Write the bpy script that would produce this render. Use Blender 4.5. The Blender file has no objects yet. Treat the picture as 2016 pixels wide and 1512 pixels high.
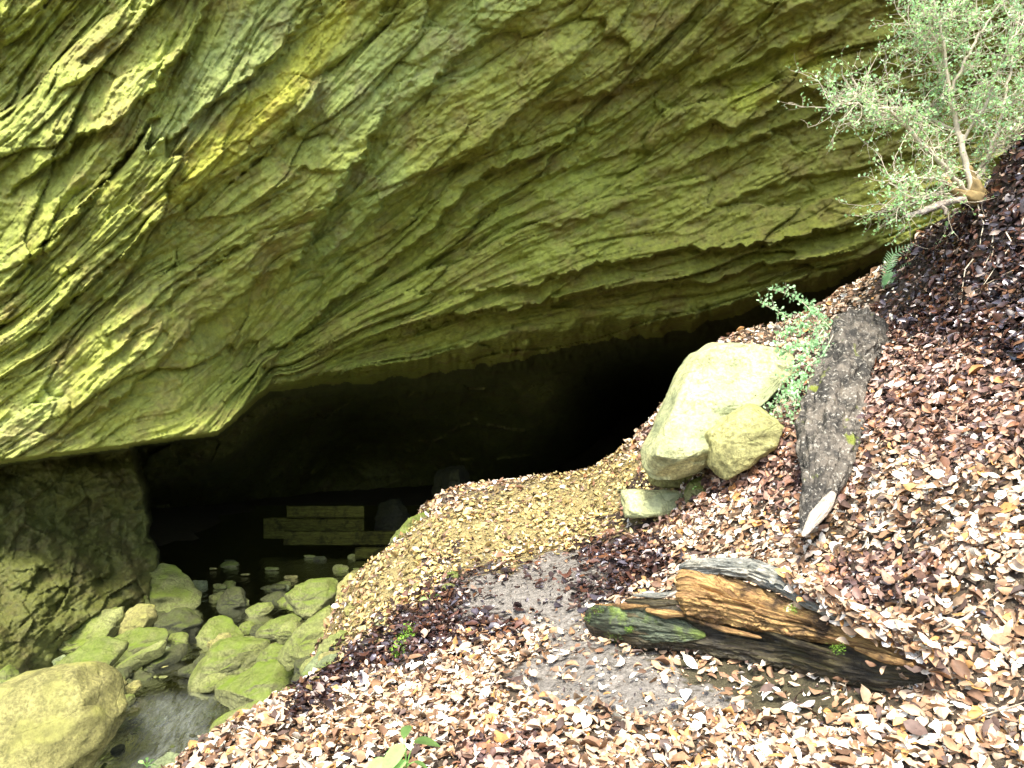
import bpy, math
import numpy as np
from mathutils import Vector
rng = np.random.default_rng(7)
scene = bpy.context.scene
R = math.radians

# ---------------------------------------------------------------- camera
EYE = np.array([0.0, 0.0, 1.6]); F = 1456.0
cam_d = bpy.data.cameras.new('camera'); cam_d.lens = 26; cam_d.sensor_width = 36
cam_d.clip_start = 0.05; cam_d.clip_end = 500
cam = bpy.data.objects.new('camera', cam_d); scene.collection.objects.link(cam)
cam.location = EYE; cam.rotation_euler = (R(90), 0, 0); scene.camera = cam
# ---------------------------------------------------------------- sky, sun, exposure
SUN = np.array([-0.12, -0.80, 1.25]); SUN = SUN/np.linalg.norm(SUN)
w = bpy.data.worlds.new('World'); scene.world = w; w.use_nodes = True
nt = w.node_tree; sky = nt.nodes.new('ShaderNodeTexSky'); sky.sky_type = 'NISHITA'; sky.sun_disc = False
sky.sun_elevation = math.asin(SUN[2]); sky.sun_rotation = math.atan2(SUN[0], SUN[1]); sky.air_density = 1.0; sky.dust_density = 3.0; sky.ozone_density = 1.0
nt.links.new(sky.outputs[0], nt.nodes['Background'].inputs[0]); nt.nodes['Background'].inputs[1].default_value = 0.15
sl = bpy.data.lights.new('sun', 'SUN'); sl.energy = 2.3; sl.angle = R(14); sl.color = (1.0, 0.95, 0.84)
so = bpy.data.objects.new('sun', sl); scene.collection.objects.link(so)
so.rotation_euler = Vector(SUN).to_track_quat('Z', 'Y').to_euler()
scene.view_settings.view_transform = 'Standard'; scene.view_settings.look = 'None'
scene.view_settings.exposure = 1.97; scene.view_settings.gamma = 1.0

# ---------------------------------------------------------------- maths helpers
def P(px, py, D):
    px, py, D = np.broadcast_arrays(np.asarray(px, float), np.asarray(py, float), np.asarray(D, float))
    return np.stack([(px-1008)/F*D, D, (756-py)/F*D+EYE[2]], -1)
def proj(p):
    y = np.maximum(p[..., 1], 0.05)
    return 1008+F*p[..., 0]/y, 756-F*(p[..., 2]-EYE[2])/y
def sstep(a, b, x):
    t = np.clip((x-a)/(b-a), 0, 1); return t*t*(3-2*t)
def hsh(*a):
    h = np.zeros(np.broadcast(*a).shape, np.uint32)
    for k, v in enumerate(a):
        h = (h ^ (np.asarray(v).astype(np.int64).astype(np.uint32)*np.uint32([73856093, 19349663, 83492791, 2654435761][k % 4]))).astype(np.uint32)
        h = (h*np.uint32(2246822519)); h ^= h >> np.uint32(13)
    h = h*np.uint32(3266489917); h ^= h >> np.uint32(16)
    return h.astype(np.float64)/4294967295.0
def vn2(x, y, s=0):
    xi = np.floor(x); yi = np.floor(y); fx = x-xi; fy = y-yi
    fx = fx*fx*fx*(fx*(fx*6-15)+10); fy = fy*fy*fy*(fy*(fy*6-15)+10)
    a = hsh(xi, yi, s); b = hsh(xi+1, yi, s); c = hsh(xi, yi+1, s); d = hsh(xi+1, yi+1, s)
    return ((a*(1-fx)+b*fx)*(1-fy)+(c*(1-fx)+d*fx)*fy)*2-1
def fb2(x, y, o=4, s=0):
    r = 0; a = 1.0; n = 0
    for k in range(o):
        r = r+a*vn2(x*2**k+k*17.3, y*2**k-k*9.1, s+k); n += a; a *= .5
    return r/n
def vn3(p, s=0):
    i = np.floor(p); f = p-i; f = f*f*(3-2*f); r = 0
    for dx in (0, 1):
        for dy in (0, 1):
            for dz in (0, 1):
                wgt = (f[:, 0] if dx else 1-f[:, 0])*(f[:, 1] if dy else 1-f[:, 1])*(f[:, 2] if dz else 1-f[:, 2])
                r = r+wgt*hsh(i[:, 0]+dx, i[:, 1]+dy, i[:, 2]+dz, np.full(len(p), s))
    return r*2-1
def fb3(p, o=4, s=0):
    r = 0; a = 1.0; n = 0
    for k in range(o):
        r = r+a*vn3(p*2**k+k*7.7, s+k); n += a; a *= .5
    return r/n
def cells(x, y, s=0):
    """flat chips: height and tilt per cell, and distance to the cell border"""
    xi = np.floor(x); yi = np.floor(y); b1 = np.full(x.shape, 9.); b2 = b1.copy(); h = np.zeros(x.shape); 
    for dx in (-1, 0, 1):
        for dy in (-1, 0, 1):
            cx = xi+dx; cy = yi+dy
            ox = cx+hsh(cx, cy, s); oy = cy+hsh(cx, cy, s+1)
            d = (x-ox)**2+(y-oy)**2
            hh = hsh(cx, cy, s+2)*2-1 + (hsh(cx, cy, s+3)-.5)*1.2*(x-ox)+(hsh(cx, cy, s+4)-.5)*1.6*(y-oy)
            m = d < b1
            b2 = np.where(m, b1, np.minimum(b2, d)); h = np.where(m, hh, h); b1 = np.where(m, d, b1)
    return h, np.sqrt(b2)-np.sqrt(b1)
class TPS:
    def __init__(s, pts, val, reg=1e-3):
        pts = np.asarray(pts, float); s.p = pts; n = len(pts)
        K = s.phi(pts[:, None], pts[None]) + reg*np.eye(n)
        A = np.zeros((n+3, n+3)); A[:n, :n] = K; A[:n, n] = 1; A[:n, n+1:] = pts; A[n, :n] = 1; A[n+1:, :n] = pts.T
        b = np.zeros(n+3); b[:n] = val; s.w = np.linalg.solve(A, b)
    @staticmethod
    def phi(a, b):
        r2 = ((a-b)**2).sum(-1); return .5*r2*np.log(r2+1e-9)
    def __call__(s, x, y):
        x = np.asarray(x, float); y = np.asarray(y, float)
        r = s.w[len(s.p)]+s.w[-2]*x+s.w[-1]*y
        for i, (a, b) in enumerate(s.p):
            r2 = (x-a)**2+(y-b)**2; r = r+s.w[i]*.5*r2*np.log(r2+1e-9)
        return r
def inpoly(x, y, poly):
    c = np.zeros(np.shape(x), bool); n = len(poly)
    for i in range(n):
        x1, y1 = poly[i]; x2, y2 = poly[i-1]
        c ^= ((y1 > y) != (y2 > y)) & (x < (x2-x1)*(y-y1)/((y2-y1) or 1e-9)+x1)
    return c

# ---------------------------------------------------------------- object helpers
def mesh_np(name, V, Q, mat, parent=None, smooth=True, col=None, uv=None, wet=None):
    me = bpy.data.meshes.new(name); V = np.ascontiguousarray(V, np.float32); Q = np.ascontiguousarray(Q, np.int32)
    k = Q.shape[1]; me.vertices.add(len(V)); me.vertices.foreach_set('co', V.ravel())
    me.loops.add(Q.size); me.loops.foreach_set('vertex_index', Q.ravel())
    me.polygons.add(len(Q)); me.polygons.foreach_set('loop_start', np.arange(0, Q.size, k, dtype=np.int32))
    me.update(calc_edges=True); me.validate()
    if smooth: me.polygons.foreach_set('use_smooth', np.ones(len(me.polygons), bool))
    if col is not None:
        a = me.color_attributes.new('tint', 'FLOAT_COLOR', 'POINT')
        c = np.ones((len(V), 4), np.float32); c[:, :3] = col; a.data.foreach_set('color', c.ravel())
    if uv is not None:
        u = me.attributes.new('bed', 'FLOAT_VECTOR', 'POINT'); c = np.zeros((len(V), 3), np.float32); c[:, :uv.shape[1]] = uv
        u.data.foreach_set('vector', c.ravel())
    if wet is not None:
        a = me.attributes.new('wet', 'FLOAT', 'POINT'); a.data.foreach_set('value', wet.astype(np.float32))
    me.materials.append(mat); o = bpy.data.objects.new(name, me); scene.collection.objects.link(o)
    if parent: o.parent = parent; o.matrix_parent_inverse = parent.matrix_basis.inverted()
    return o
def tag(o, label=None, cat=None, group=None, kind=None):
    if label: o['label'] = label
    if cat: o['category'] = cat
    if group: o['group'] = group
    if kind: o['kind'] = kind
    return o
def empty(name, loc, label, cat, group=None):
    o = bpy.data.objects.new(name, None); o.location = [float(v) for v in loc]; scene.collection.objects.link(o)
    bpy.context.view_layer.update(); return tag(o, label, cat, group)
def gridq(nu, nv, wrap=False):
    i = np.arange(nu-1)[:, None]; j = np.arange(nv if wrap else nv-1)[None]; j2 = (j+1) % nv
    return np.stack([i*nv+j, (i+1)*nv+j, (i+1)*nv+j2, i*nv+j2], -1).reshape(-1, 4)

# ---------------------------------------------------------------- materials
class M:
    def __init__(s, name, rough=.8, spec=.3):
        s.m = bpy.data.materials.new(name); s.m.use_nodes = True; s.t = s.m.node_tree; s.b = s.t.nodes['Principled BSDF']
        s.b.inputs['Roughness'].default_value = rough; s.b.inputs['Specular IOR Level'].default_value = spec
    def n(s, t, **k):
        x = s.t.nodes.new('ShaderNode'+t)
        for a, v in k.items(): setattr(x, a, v)
        return x
    def l(s, a, b): s.t.links.new(a, b)
    def coord(s, scale=(1, 1, 1), attr=None):
        if attr: c = s.n('Attribute', attribute_name=attr).outputs['Vector']
        else: c = s.n('TexCoord').outputs['Object']
        mp = s.n('Mapping'); mp.inputs['Scale'].default_value = scale; s.l(c, mp.inputs['Vector']); return mp.outputs[0]
    def noise(s, scale, detail=5, rough=.55, vec=None, dist=0.):
        x = s.n('TexNoise'); x.inputs['Scale'].default_value = scale; x.inputs['Detail'].default_value = detail
        x.inputs['Roughness'].default_value = rough; x.inputs['Distortion'].default_value = dist
        s.l(vec if vec is not None else s.coord(), x.inputs['Vector']); return x.outputs[0]
    def ramp(s, f, stops, interp='LINEAR'):
        x = s.n('ValToRGB'); e = x.color_ramp.elements; x.color_ramp.interpolation = interp
        for i, (p, c) in enumerate(stops):
            el = e[i] if i < 2 else e.new(p)
            el.position = p; el.color = (*c, 1) if not isinstance(c, (int, float)) else (c, c, c, 1)
        s.l(f, x.inputs[0]); return x.outputs[0]
    def mix(s, f, a, b, mode='MIX'):
        x = s.n('Mix', data_type='RGBA', blend_type=mode)
        for v, i in ((f, 0), (a, 6), (b, 7)):
            if isinstance(v, (int, float)): x.inputs[i].default_value = v if i == 0 else (v, v, v, 1)
            elif isinstance(v, tuple): x.inputs[i].default_value = (*v, 1)
            else: s.l(v, x.inputs[i])
        return x.outputs[2]
    def bump(s, h, dist, strength=1., prev=None):
        x = s.n('Bump'); x.inputs['Distance'].default_value = dist; x.inputs['Strength'].default_value = strength
        s.l(h, x.inputs['Height']); 
        if prev is not None: s.l(prev, x.inputs['Normal'])
        return x.outputs[0]
    def out(s, col=None, nrm=None):
        if col is not None: s.l(col, s.b.inputs['Base Color'])
        if nrm is not None: s.l(nrm, s.b.inputs['Normal'])
        return s.m

def mat_cliff():
    m = M('bedded_rock', .72, .35)
    tint = m.n('Attribute', attribute_name='tint').outputs['Color']
    bed = m.coord((1, .13, 1), 'bed'); streak = m.noise(9, 6, .62, bed, .4); fine = m.noise(34, 5, .6, bed, .3)
    blot = m.noise(1.1, 5, .6); grain = m.noise(16, 6, .65)
    c = m.mix(m.ramp(blot, [(.35, 0.), (.66, 1.)]), (.26, .285, .046), (.30, .345, .068))  # olive green includes foliage-tinted light, put into the rock colour
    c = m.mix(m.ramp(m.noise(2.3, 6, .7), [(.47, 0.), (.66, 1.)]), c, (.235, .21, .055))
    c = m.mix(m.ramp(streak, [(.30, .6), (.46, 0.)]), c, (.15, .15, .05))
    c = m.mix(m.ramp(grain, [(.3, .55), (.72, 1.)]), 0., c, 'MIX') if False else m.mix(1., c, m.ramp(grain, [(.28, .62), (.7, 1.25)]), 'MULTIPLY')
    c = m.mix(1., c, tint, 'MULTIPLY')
    n = m.bump(streak, .018, .7); n = m.bump(fine, .011, .8, n); n = m.bump(grain, .012, .8, n)
    return m.out(c, n)
def mat_rock(name, a, b, moss, mossamt=.5, bright=1.):
    m = M(name, .78, .3)
    g = m.noise(11, 7, .7); bl = m.noise(2.6, 4, .6); g3 = m.noise(38, 6, .72)
    c = m.mix(m.ramp(bl, [(.38, 0.), (.62, 1.)]), a, b)
    c = m.mix(1., c, m.ramp(g, [(.3, .42), (.66, 1.2)]), 'MULTIPLY')
    c = m.mix(1., c, m.ramp(g3, [(.34, .5), (.62, 1.25)]), 'MULTIPLY')
    c = m.mix(m.ramp(m.noise(5.5, 8, .75), [(.50, 0.), (.60, .75)]), c, tuple(.38*k for k in b))
    nz = m.n('SeparateXYZ'); m.l(m.n('NewGeometry').outputs['Normal'], nz.inputs[0])
    ad = m.n('Math', operation='MULTIPLY'); m.l(m.ramp(nz.outputs[2], [(.3, 0.), (.85, 1.)]), ad.inputs[0])
    m.l(m.ramp(m.noise(3.6, 5, .65), [(.5-.22*mossamt, 0.), (.64, 1.)]), ad.inputs[1])
    c = m.mix(ad.outputs[0], c, moss)
    v = m.n('TexVoronoi', feature='DISTANCE_TO_EDGE'); v.inputs['Scale'].default_value = 2.6
    wv = m.n('Mix', data_type='VECTOR'); wv.inputs[0].default_value = .16
    nn = m.n('TexNoise'); nn.inputs['Scale'].default_value = 4; m.l(m.coord(), nn.inputs[0]); m.l(m.coord(), wv.inputs[4]); m.l(nn.outputs[1], wv.inputs[5]); m.l(wv.outputs[1], v.inputs['Vector'])
    crack = m.ramp(v.outputs[0], [(0., 0.), (.025, 1.)])
    n = m.bump(crack, .012, .6); n = m.bump(g, .03, .8, n); n = m.bump(g3, .016, .9, n); n = m.bump(m.noise(120, 4, .6), .004, .9, n)
    return m.out(c, n)
def mat_wood(name, a, b, c3, rough=.8, spec=.3, stretch=.12, sc=10):
    m = M(name, rough, spec); v = m.coord((1, stretch, 1), 'bed')
    g = m.noise(sc, 6, .65, v, .6); g2 = m.noise(sc*4, 4, .6, v, .3); bl = m.noise(7, 5, .6)
    c = m.mix(m.ramp(g, [(.38, 0.), (.6, 1.)]), a, b); c = m.mix(m.ramp(bl, [(.5, 0.), (.64, 1.)]), c, c3)
    c = m.mix(1., c, m.ramp(g2, [(.3, .55), (.65, 1.2)]), 'MULTIPLY')
    n = m.bump(g, .03, .9); n = m.bump(g2, .008, .9, n); return m.out(c, n)
def mat_bark():
    m = M('lichen_bark', .85, .3)
    bl = m.noise(6, 6, .7); sp = m.noise(38, 5, .7); v = m.n('TexVoronoi'); v.inputs['Scale'].default_value = 26; m.l(m.coord((1, 1, .6)), v.inputs['Vector'])
    c = m.mix(m.ramp(bl, [(.42, 0.), (.6, 1.)]), (.035, .033, .028), (.16, .14, .11))
    c = m.mix(m.ramp(sp, [(.55, 0.), (.66, 1.)]), c, (.38, .36, .30))
    c = m.mix(m.ramp(m.noise(5, 4, .6, m.coord((1.3, 1, .7))), [(.62, 0.), (.7, 1.)]), c, (.16, .19, .03))
    n = m.bump(v.outputs[0], .03, .9); n = m.bump(bl, .05, .8, n); n = m.bump(sp, .014, .9, n); return m.out(c, n)
def mat_plain(name, col, rough=.7, trans=0., noise=.5, spec=.3):
    m = M(name, rough, spec); c = m.mix(1., col, m.ramp(m.noise(14, 4, .6), [(.3, 1-noise), (.7, 1+noise*.5)]), 'MULTIPLY')
    m.out(c)
    if trans:
        t = m.n('BsdfTranslucent'); m.l(c, t.inputs[0]); x = m.n('MixShader'); x.inputs[0].default_value = trans
        m.l(m.b.outputs[0], x.inputs[1]); m.l(t.outputs[0], x.inputs[2]); m.l(x.outputs[0], m.t.nodes['Material Output'].inputs[0])
    return m.m
def mat_leaf(name='dead_leaf'):
    m = M(name, .6, .4); tint = m.n('Attribute', attribute_name='tint').outputs['Color']; wet = m.n('Attribute', attribute_name='wet').outputs['Fac']
    c = m.mix(1., tint, m.ramp(m.noise(40, 3, .6), [(.3, .7), (.7, 1.2)]), 'MULTIPLY'); m.out(c)
    r = m.n('MapRange'); r.inputs[3].default_value = .62; r.inputs[4].default_value = .16; m.l(wet, r.inputs[0]); m.l(r.outputs[0], m.b.inputs['Roughness'])
    r2 = m.n('MapRange'); r2.inputs[3].default_value = .3; r2.inputs[4].default_value = .9; m.l(wet, r2.inputs[0]); m.l(r2.outputs[0], m.b.inputs['Specular IOR Level'])
    return m.m
def mat_soil():
    m = M('leafy_soil', .85, .25); tint = m.n('Attribute', attribute_name='tint').outputs['Color']
    g = m.noise(22, 7, .7); c = m.mix(1., tint, m.ramp(g, [(.3, .5), (.7, 1.35)]), 'MULTIPLY')
    c = m.mix(m.ramp(m.noise(75, 3, .6), [(.66, 0.), (.72, 1.)]), c, (.30, .25, .19))
    c = m.mix(m.ramp(m.noise(38, 5, .7), [(.36, .7), (.48, 0.)]), c, (.06, .05, .035))
    n = m.bump(m.noise(9, 6, .7), .06, .8); n = m.bump(g, .035, .9, n); n = m.bump(m.noise(90, 4, .6), .008, .9, n)
    return m.out(c, n)
def mat_water():
    m = M('stream_water', .06, .5); tint = m.n('Attribute', attribute_name='wet').outputs['Fac']
    v = m.coord((1, .45, 1)); nz = m.noise(9, 4, .6, v, .5)
    n = m.bump(nz, .035, .5); n = m.bump(m.noise(32, 3, .6, v), .01, .5, n); m.out(None, n)
    m.b.inputs['Base Color'].default_value = (.25, .3, .2, 1); m.b.inputs['Transmission Weight'].default_value = .0
    tr = m.n('BsdfTransparent'); tr.inputs[0].default_value = (.62, .66, .5, 1)
    gl = m.n('BsdfGlossy'); gl.inputs['Roughness'].default_value = .06; m.l(n, gl.inputs['Normal'])
    fr = m.n('Fresnel'); fr.inputs['IOR'].default_value = 1.33; m.l(n, fr.inputs['Normal'])
    x = m.n('MixShader'); m.l(fr.outputs[0], x.inputs[0]); m.l(tr.outputs[0], x.inputs[1]); m.l(gl.outputs[0], x.inputs[2])
    fo = m.n('BsdfDiffuse'); fo.inputs[0].default_value = (.6, .66, .62, 1); m.l(n, fo.inputs['Normal'])
    fm = m.n('Math', operation='MULTIPLY'); m.l(tint, fm.inputs[0]); m.l(m.ramp(m.noise(13, 6, .75, m.coord((1.3, .35, 1)), .8), [(.36, .12), (.66, 1.)]), fm.inputs[1])
    y = m.n('MixShader'); m.l(fm.outputs[0], y.inputs[0]); m.l(x.outputs[0], y.inputs[1]); m.l(fo.outputs[0], y.inputs[2])
    m.l(y.outputs[0], m.t.nodes['Material Output'].inputs[0]); return m.m

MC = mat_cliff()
MOSS = (.15, .20, .025)
MR = {'olive': mat_rock('olive_stone', (.27, .29, .10), (.17, .185, .06), MOSS, .35),
      'moss': mat_rock('mossy_stone', (.16, .175, .05), (.21, .22, .09), (.115, .17, .012), .9),
      'tan': mat_rock('tan_stone', (.33, .31, .11), (.23, .22, .07), (.30, .30, .08), .1),
      'pale': mat_rock('pale_limestone', (.66, .65, .31), (.40, .45, .23), (.34, .36, .2), .1),
      'grey': mat_rock('grey_green_stone', (.22, .26, .12), (.15, .18, .08), MOSS, .1),
      'dark': mat_rock('wet_dark_stone', (.075, .08, .03), (.05, .055, .025), (.07, .09, .015), .4),
      'cream': mat_rock('cream_stone', (.50, .48, .19), (.36, .35, .14), (.30, .32, .10), .1),
      'black': mat_rock('cave_stone', (.022, .025, .004), (.012, .014, .003), (.012, .015, .003), .1)}  # near-black: the cave's darkness is put into this stone colour

# ---------------------------------------------------------------- cliff overhang and cave
xs = np.concatenate([np.linspace(-1600, -80, 60)[:-1], np.arange(-80, 2096, 2.4), np.linspace(2100, 3400, 50)])
ys = np.concatenate([np.linspace(-1500, -60, 90)[:-1], np.arange(-60, 1400, 2.3), np.linspace(1404, 1700, 30)])
PX, PY = np.meshgrid(xs, ys, indexing='ij')
guides = {1: [(430, 0), (330, 160), (250, 290), (100, 480), (0, 570), (-400, 900)],
          2: [(690, 0), (570, 130), (450, 230), (320, 380), (150, 540), (0, 670)],
          3: [(1010, 0), (790, 165), (600, 350), (400, 480), (180, 640), (0, 780)],
          4: [(1260, 60), (1110, 175), (960, 270), (800, 370), (700, 440), (560, 530), (400, 640), (250, 760), (130, 860)],
          5: [(1700, -60), (1350, 150), (1150, 290), (1000, 370), (880, 450), (760, 540), (640, 620), (500, 730), (400, 840)],
          6: [(2016, 60), (1700, 190), (1450, 280), (1200, 390), (1000, 480), (850, 570), (560, 720)],
          7: [(2016, 230), (1700, 370), (1350, 490), (1050, 570), (850, 640), (540, 738)],
          8: [(2100, 330), (1850, 450), (1500, 560), (1300, 615), (1000, 665), (700, 728)],
          -1: [(150, 0), (60, 110), (0, 180)], -4: [(-300, -300), (-600, 0)], 0: [(330, -60), (160, 130), (0, 330)],
          9.5: [(1008, 900)], 11: [(1500, 1000), (400, 1200)], 1.3: [(700, -200)], 5.01: [(2300, -300)]}
gp = []; gv = []
for k, l in guides.items():
    for q in l: gp.append((q[0]/500, q[1]/500)); gv.append(k)
S = TPS(gp, gv, 2e-3)(PX/500, PY/500)
T = (PX*.84-PY*.54)/110
lip = [(-1600, 960), (-300, 930), (0, 905), (200, 880), (330, 862), (430, 848), (480, 800), (530, 757), (650, 730), (800, 704), (1000, 655), (1150, 625), (1350, 603),
       (1500, 565), (1650, 530), (1750, 480), (1850, 445), (2016, 380), (2300, 300), (3400, 100)]
wx = fb2(PX/40, PY/30, 4, 3)*13; wy = fb2(PX/22+9, PY/30, 4, 5)*11
rag = sstep(450, 800, PX); 
ly = np.interp(PX+wx*.4, *zip(*lip)) + wy*(.15+.95*rag)
below = PY-ly
def ctl(l): return TPS([(a/500, b/500) for a, b, c in l], [c for a, b, c in l], 1e-3)(PX/500, PY/500)
Df = ctl([(-1600, -1500, 4.2), (-1600, 0, 6.0), (-1600, 900, 6.6), (-500, -1200, 5.6), (0, 890, 7.6), (0, 450, 7.2), (0, 0, 6.7), (430, 845, 8.4), (530, 750, 9.4),
          (400, 400, 7.7), (400, 0, 6.9), (700, 735, 9.9), (700, 400, 8.6), (700, 0, 7.4), (1000, 650, 9.9), (1100, 300, 8.7), (1100, 0, 7.8),
          (1500, 560, 9.6), (1500, 250, 8.8), (1500, 0, 8.0), (1850, 445, 9.0), (1900, 100, 8.0), (2016, 0, 7.6), (2500, 100, 8.5), (3400, 0, 9.), (3400, 400, 9.),
          (1008, -1500, 4.6), (1008, -700, 6.0), (2016, -700, 6.4), (3400, -1500, 6.), (0, -600, 6.0)])
Dw = ctl([(-1600, 1000, 6.5), (-1600, 1600, 6.5), (0, 950, 8.5), (0, 1150, 7.8), (0, 1330, 7.0), (250, 950, 9.6), (270, 1100, 9.4), (300, 1250, 8.7), (150, 1050, 8.9), (0, 1600, 6.4), (300, 1600, 8)])
Di = ctl([(-1600, 1000, 14), (280, 900, 13.5), (450, 860, 13.5), (540, 800, 14), (450, 1000, 15.5), (700, 780, 14.5), (700, 900, 16.5), (700, 1000, 16.5), (1000, 750, 14.5), (950, 900, 16.5), (1150, 850, 17.5),
          (1200, 760, 17), (1250, 850, 24), (1350, 900, 24), (1350, 700, 15), (1600, 590, 12.5), (1850, 500, 11), (1850, 900, 14), (2500, 700, 11), (3400, 900, 11), (1000, 1600, 18), (3000, 1600, 12)])
edge = np.interp(PY, [860, 900, 950, 1000, 1060, 1080, 1110, 1150, 1700], [245, 258, 270, 284, 290, 308, 306, 292, 290])+fb2(PX/30, PY/25, 4, 11)*9
Di = np.where(Di > 14, 14+(Di-14)*2.6, Di); Di = Dw+(Di-Dw)*sstep(0, 16, PX-edge)
wid = np.interp(PX, [0, 430, 540, 700, 1000, 1350, 1600, 1850], [14, 14, 30, 60, 110, 95, 55, 40])
soff = sstep(0, 1, below/wid)
D0 = Df*(1-soff)+Di*soff
# displacement
warp = fb2(T*.35, S*.8, 4, 21)
calm = 1-.6*np.exp(-(((PX-1250)/260)**2+((PY-430)/110)**2))-.5*np.exp(-(((PX-950)/150)**2+((PY-540)/70)**2))
disp = fb2(PX/260, PY/200, 3, 31)*.12+fb2(S*.9, T*.22, 3, 33)*.17
St = S+(fb2(T*.16, S*.35, 3, 90))*.2
for k, amp, s in ((1.15, .14, 41), (2.9, .055, 42), (7.1, .019, 43), (15., .008, 44)):
    f = St*k+warp*(.3+.05*k)+fb2(T*.4+3*k, S*1.2, 3, s)*.3
    hc, _e = cells(S*k*.7+5, T*(.35+.12*k), s+60); f = f+hc*.22
    b = np.floor(f); fr = f-b
    saw = np.where(fr < .86, fr/.86, (1-fr)/.14)
    mod = (.25+1.1*hsh(b, np.full(b.shape, s)))*np.clip(.55+.9*fb2(T*.45+b*5.3, b*.37, 3, s+5), 0, 1.6)
    disp += amp*(saw-.5)*mod*calm
for sx, sy, amp, s in ((1.1, .24, .17, 51), (3.2, .55, .07, 52), (8., .9, .028, 53), (19., 2.4, .012, 54), (36., 9, .006, 55)):
    h, e = cells(St*sx+warp*.3, (T+warp*.6+fb2(S*3, T*.7, 2, s)*.6)*sy, s)
    disp += amp*(h*.75-.16*(1-sstep(0, .08, e)))*(.5+.5*calm)
# traced ledges: rock above the line stands out, the line itself is a step back
LED = [([(0, 395), (80, 330), (160, 270), (230, 240), (310, 165), (360, 100), (430, -40)], .26, 70), ([(0, 575), (140, 430), (215, 345), (255, 290), (340, 190)], .22, 60),
       ([(255, 305), (340, 275), (380, 235), (470, 165), (560, 90), (650, -40)], .15, 60), ([(430, 385), (470, 350), (560, 260), (625, 180), (650, 110)], .16, 60),
       ([(540, 590), (610, 470), (680, 360), (730, 270), (775, 190)], .30, 110), ([(480, 420), (600, 330), (690, 340)], .10, 40), ([(780, 200), (850, 170), (900, 110), (980, 60), (1090, -10)], .16, 60),
       ([(560, 570), (640, 520), (700, 450), (760, 400), (850, 340), (950, 290), (1040, 210), (1120, 130), (1190, 50)], .18, 50),
       ([(450, 800), (560, 690), (640, 610), (730, 545), (820, 480), (880, 420), (960, 340), (1100, 285), (1210, 230)], .24, 70),
       ([(100, 880), (250, 770), (380, 650), (500, 560), (600, 500)], .18, 60), ([(0, 720), (80, 650), (160, 570), (300, 450), (400, 380), (480, 320)], .18, 60), ([(170, 750), (300, 620), (420, 520), (540, 430)], .12, 40),
       ([(1010, 440), (1100, 447), (1170, 422), (1270, 390)], .07, 40), ([(840, 600), (960, 565), (1060, 560), (1160, 520), (1260, 510), (1330, 490), (1450, 490), (1560, 470), (1700, 440), (1830, 415)], .24, 55),
       ([(560, 722), (680, 690), (800, 655), (900, 622), (1000, 618), (1060, 600), (1150, 572), (1250, 562), (1400, 555), (1500, 522), (1650, 500), (1760, 465)], .22, 45),
       ([(1300, 290), (1400, 240), (1450, 255), (1560, 190), (1650, 160), (1720, 120), (1830, 90)], .18, 50), ([(1340, 185), (1420, 150), (1530, 95), (1620, 75), (1700, 10)], .17, 50),
       ([(1320, 335), (1450, 290), (1560, 240), (1660, 210), (1830, 190)], .16, 45), ([(1320, 460), (1420, 405), (1560, 350), (1700, 330), (1860, 280)], .10, 40),
       ([(1060, 210), (1180, 190), (1280, 150), (1400, 110)], .12, 45), ([(1000, 370), (1120, 330), (1250, 300), (1330, 300)], .08, 40), ([(100, 200), (190, 130), (240, 60)], .08, 30), ([(0, 110), (60, 50), (100, -20)], .14, 40)]
WX = PX+wx*1.1+fb2(PX/9, PY/9, 2, 61)*3; WY = PY+wy*1.1
for poly, amp, fall in LED:
    a = np.array(poly, float); lo = a.min(0)-3*fall-20; hi = a.max(0)+3*fall+20
    ix = np.where((xs > lo[0]) & (xs < hi[0]))[0]; iy = np.where((ys > lo[1]) & (ys < hi[1]))[0]
    if not len(ix) or not len(iy): continue
    sl_ = np.s_[ix[0]:ix[-1]+1, iy[0]:iy[-1]+1]; x = WX[sl_]; y = WY[sl_]
    best = np.full(x.shape, 1e9); side = np.zeros(x.shape); par = np.zeros(x.shape); L = np.r_[0, np.cumsum(np.hypot(*np.diff(a, axis=0).T))]
    for i in range(len(a)-1):
        d = a[i+1]-a[i]; ll = (d**2).sum(); t = np.clip(((x-a[i, 0])*d[0]+(y-a[i, 1])*d[1])/ll, 0, 1)
        qx = x-a[i, 0]-t*d[0]; qy = y-a[i, 1]-t*d[1]; dist = np.hypot(qx, qy); m = dist < best
        best = np.where(m, dist, best); side = np.where(m, d[0]*qy-d[1]*qx, side); par = np.where(m, (L[i]+t*(L[i+1]-L[i]))/L[-1], par)
    sd = best*np.sign(side)     # >0 below the line
    tap = np.clip(np.sin(np.pi*par)*1.6, 0, 1)
    up = np.exp(np.minimum(sd, 0)/fall)*(1-sstep(-4, 5, sd)); dn = np.exp(-np.maximum(sd, 0)/(fall*.5))*sstep(-4, 5, sd)
    disp[sl_] += .85*amp*tap*(up-.45*dn)
disp += fb2(PX/14, PY/12, 4, 71)*.02+fb2(PX/5, PY/5, 2, 73)*.006+fb2(PX/60, PY/40, 3, 72)*.03
disp = disp*(1-.78*soff)+soff*(fb2(PX/90, PY/80, 5, 88)*.28+cells(PX/60, PY/55+PX/200, 89)[0]*.07+cells(PX/22, PY/20, 87)[0]*.025)
disp *= np.clip(D0/7.5, .7, 1.6)
D = D0-disp*.98
V = P(PX, PY, D).reshape(-1, 3)
tint = np.ones(PX.shape+(3,))
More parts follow.
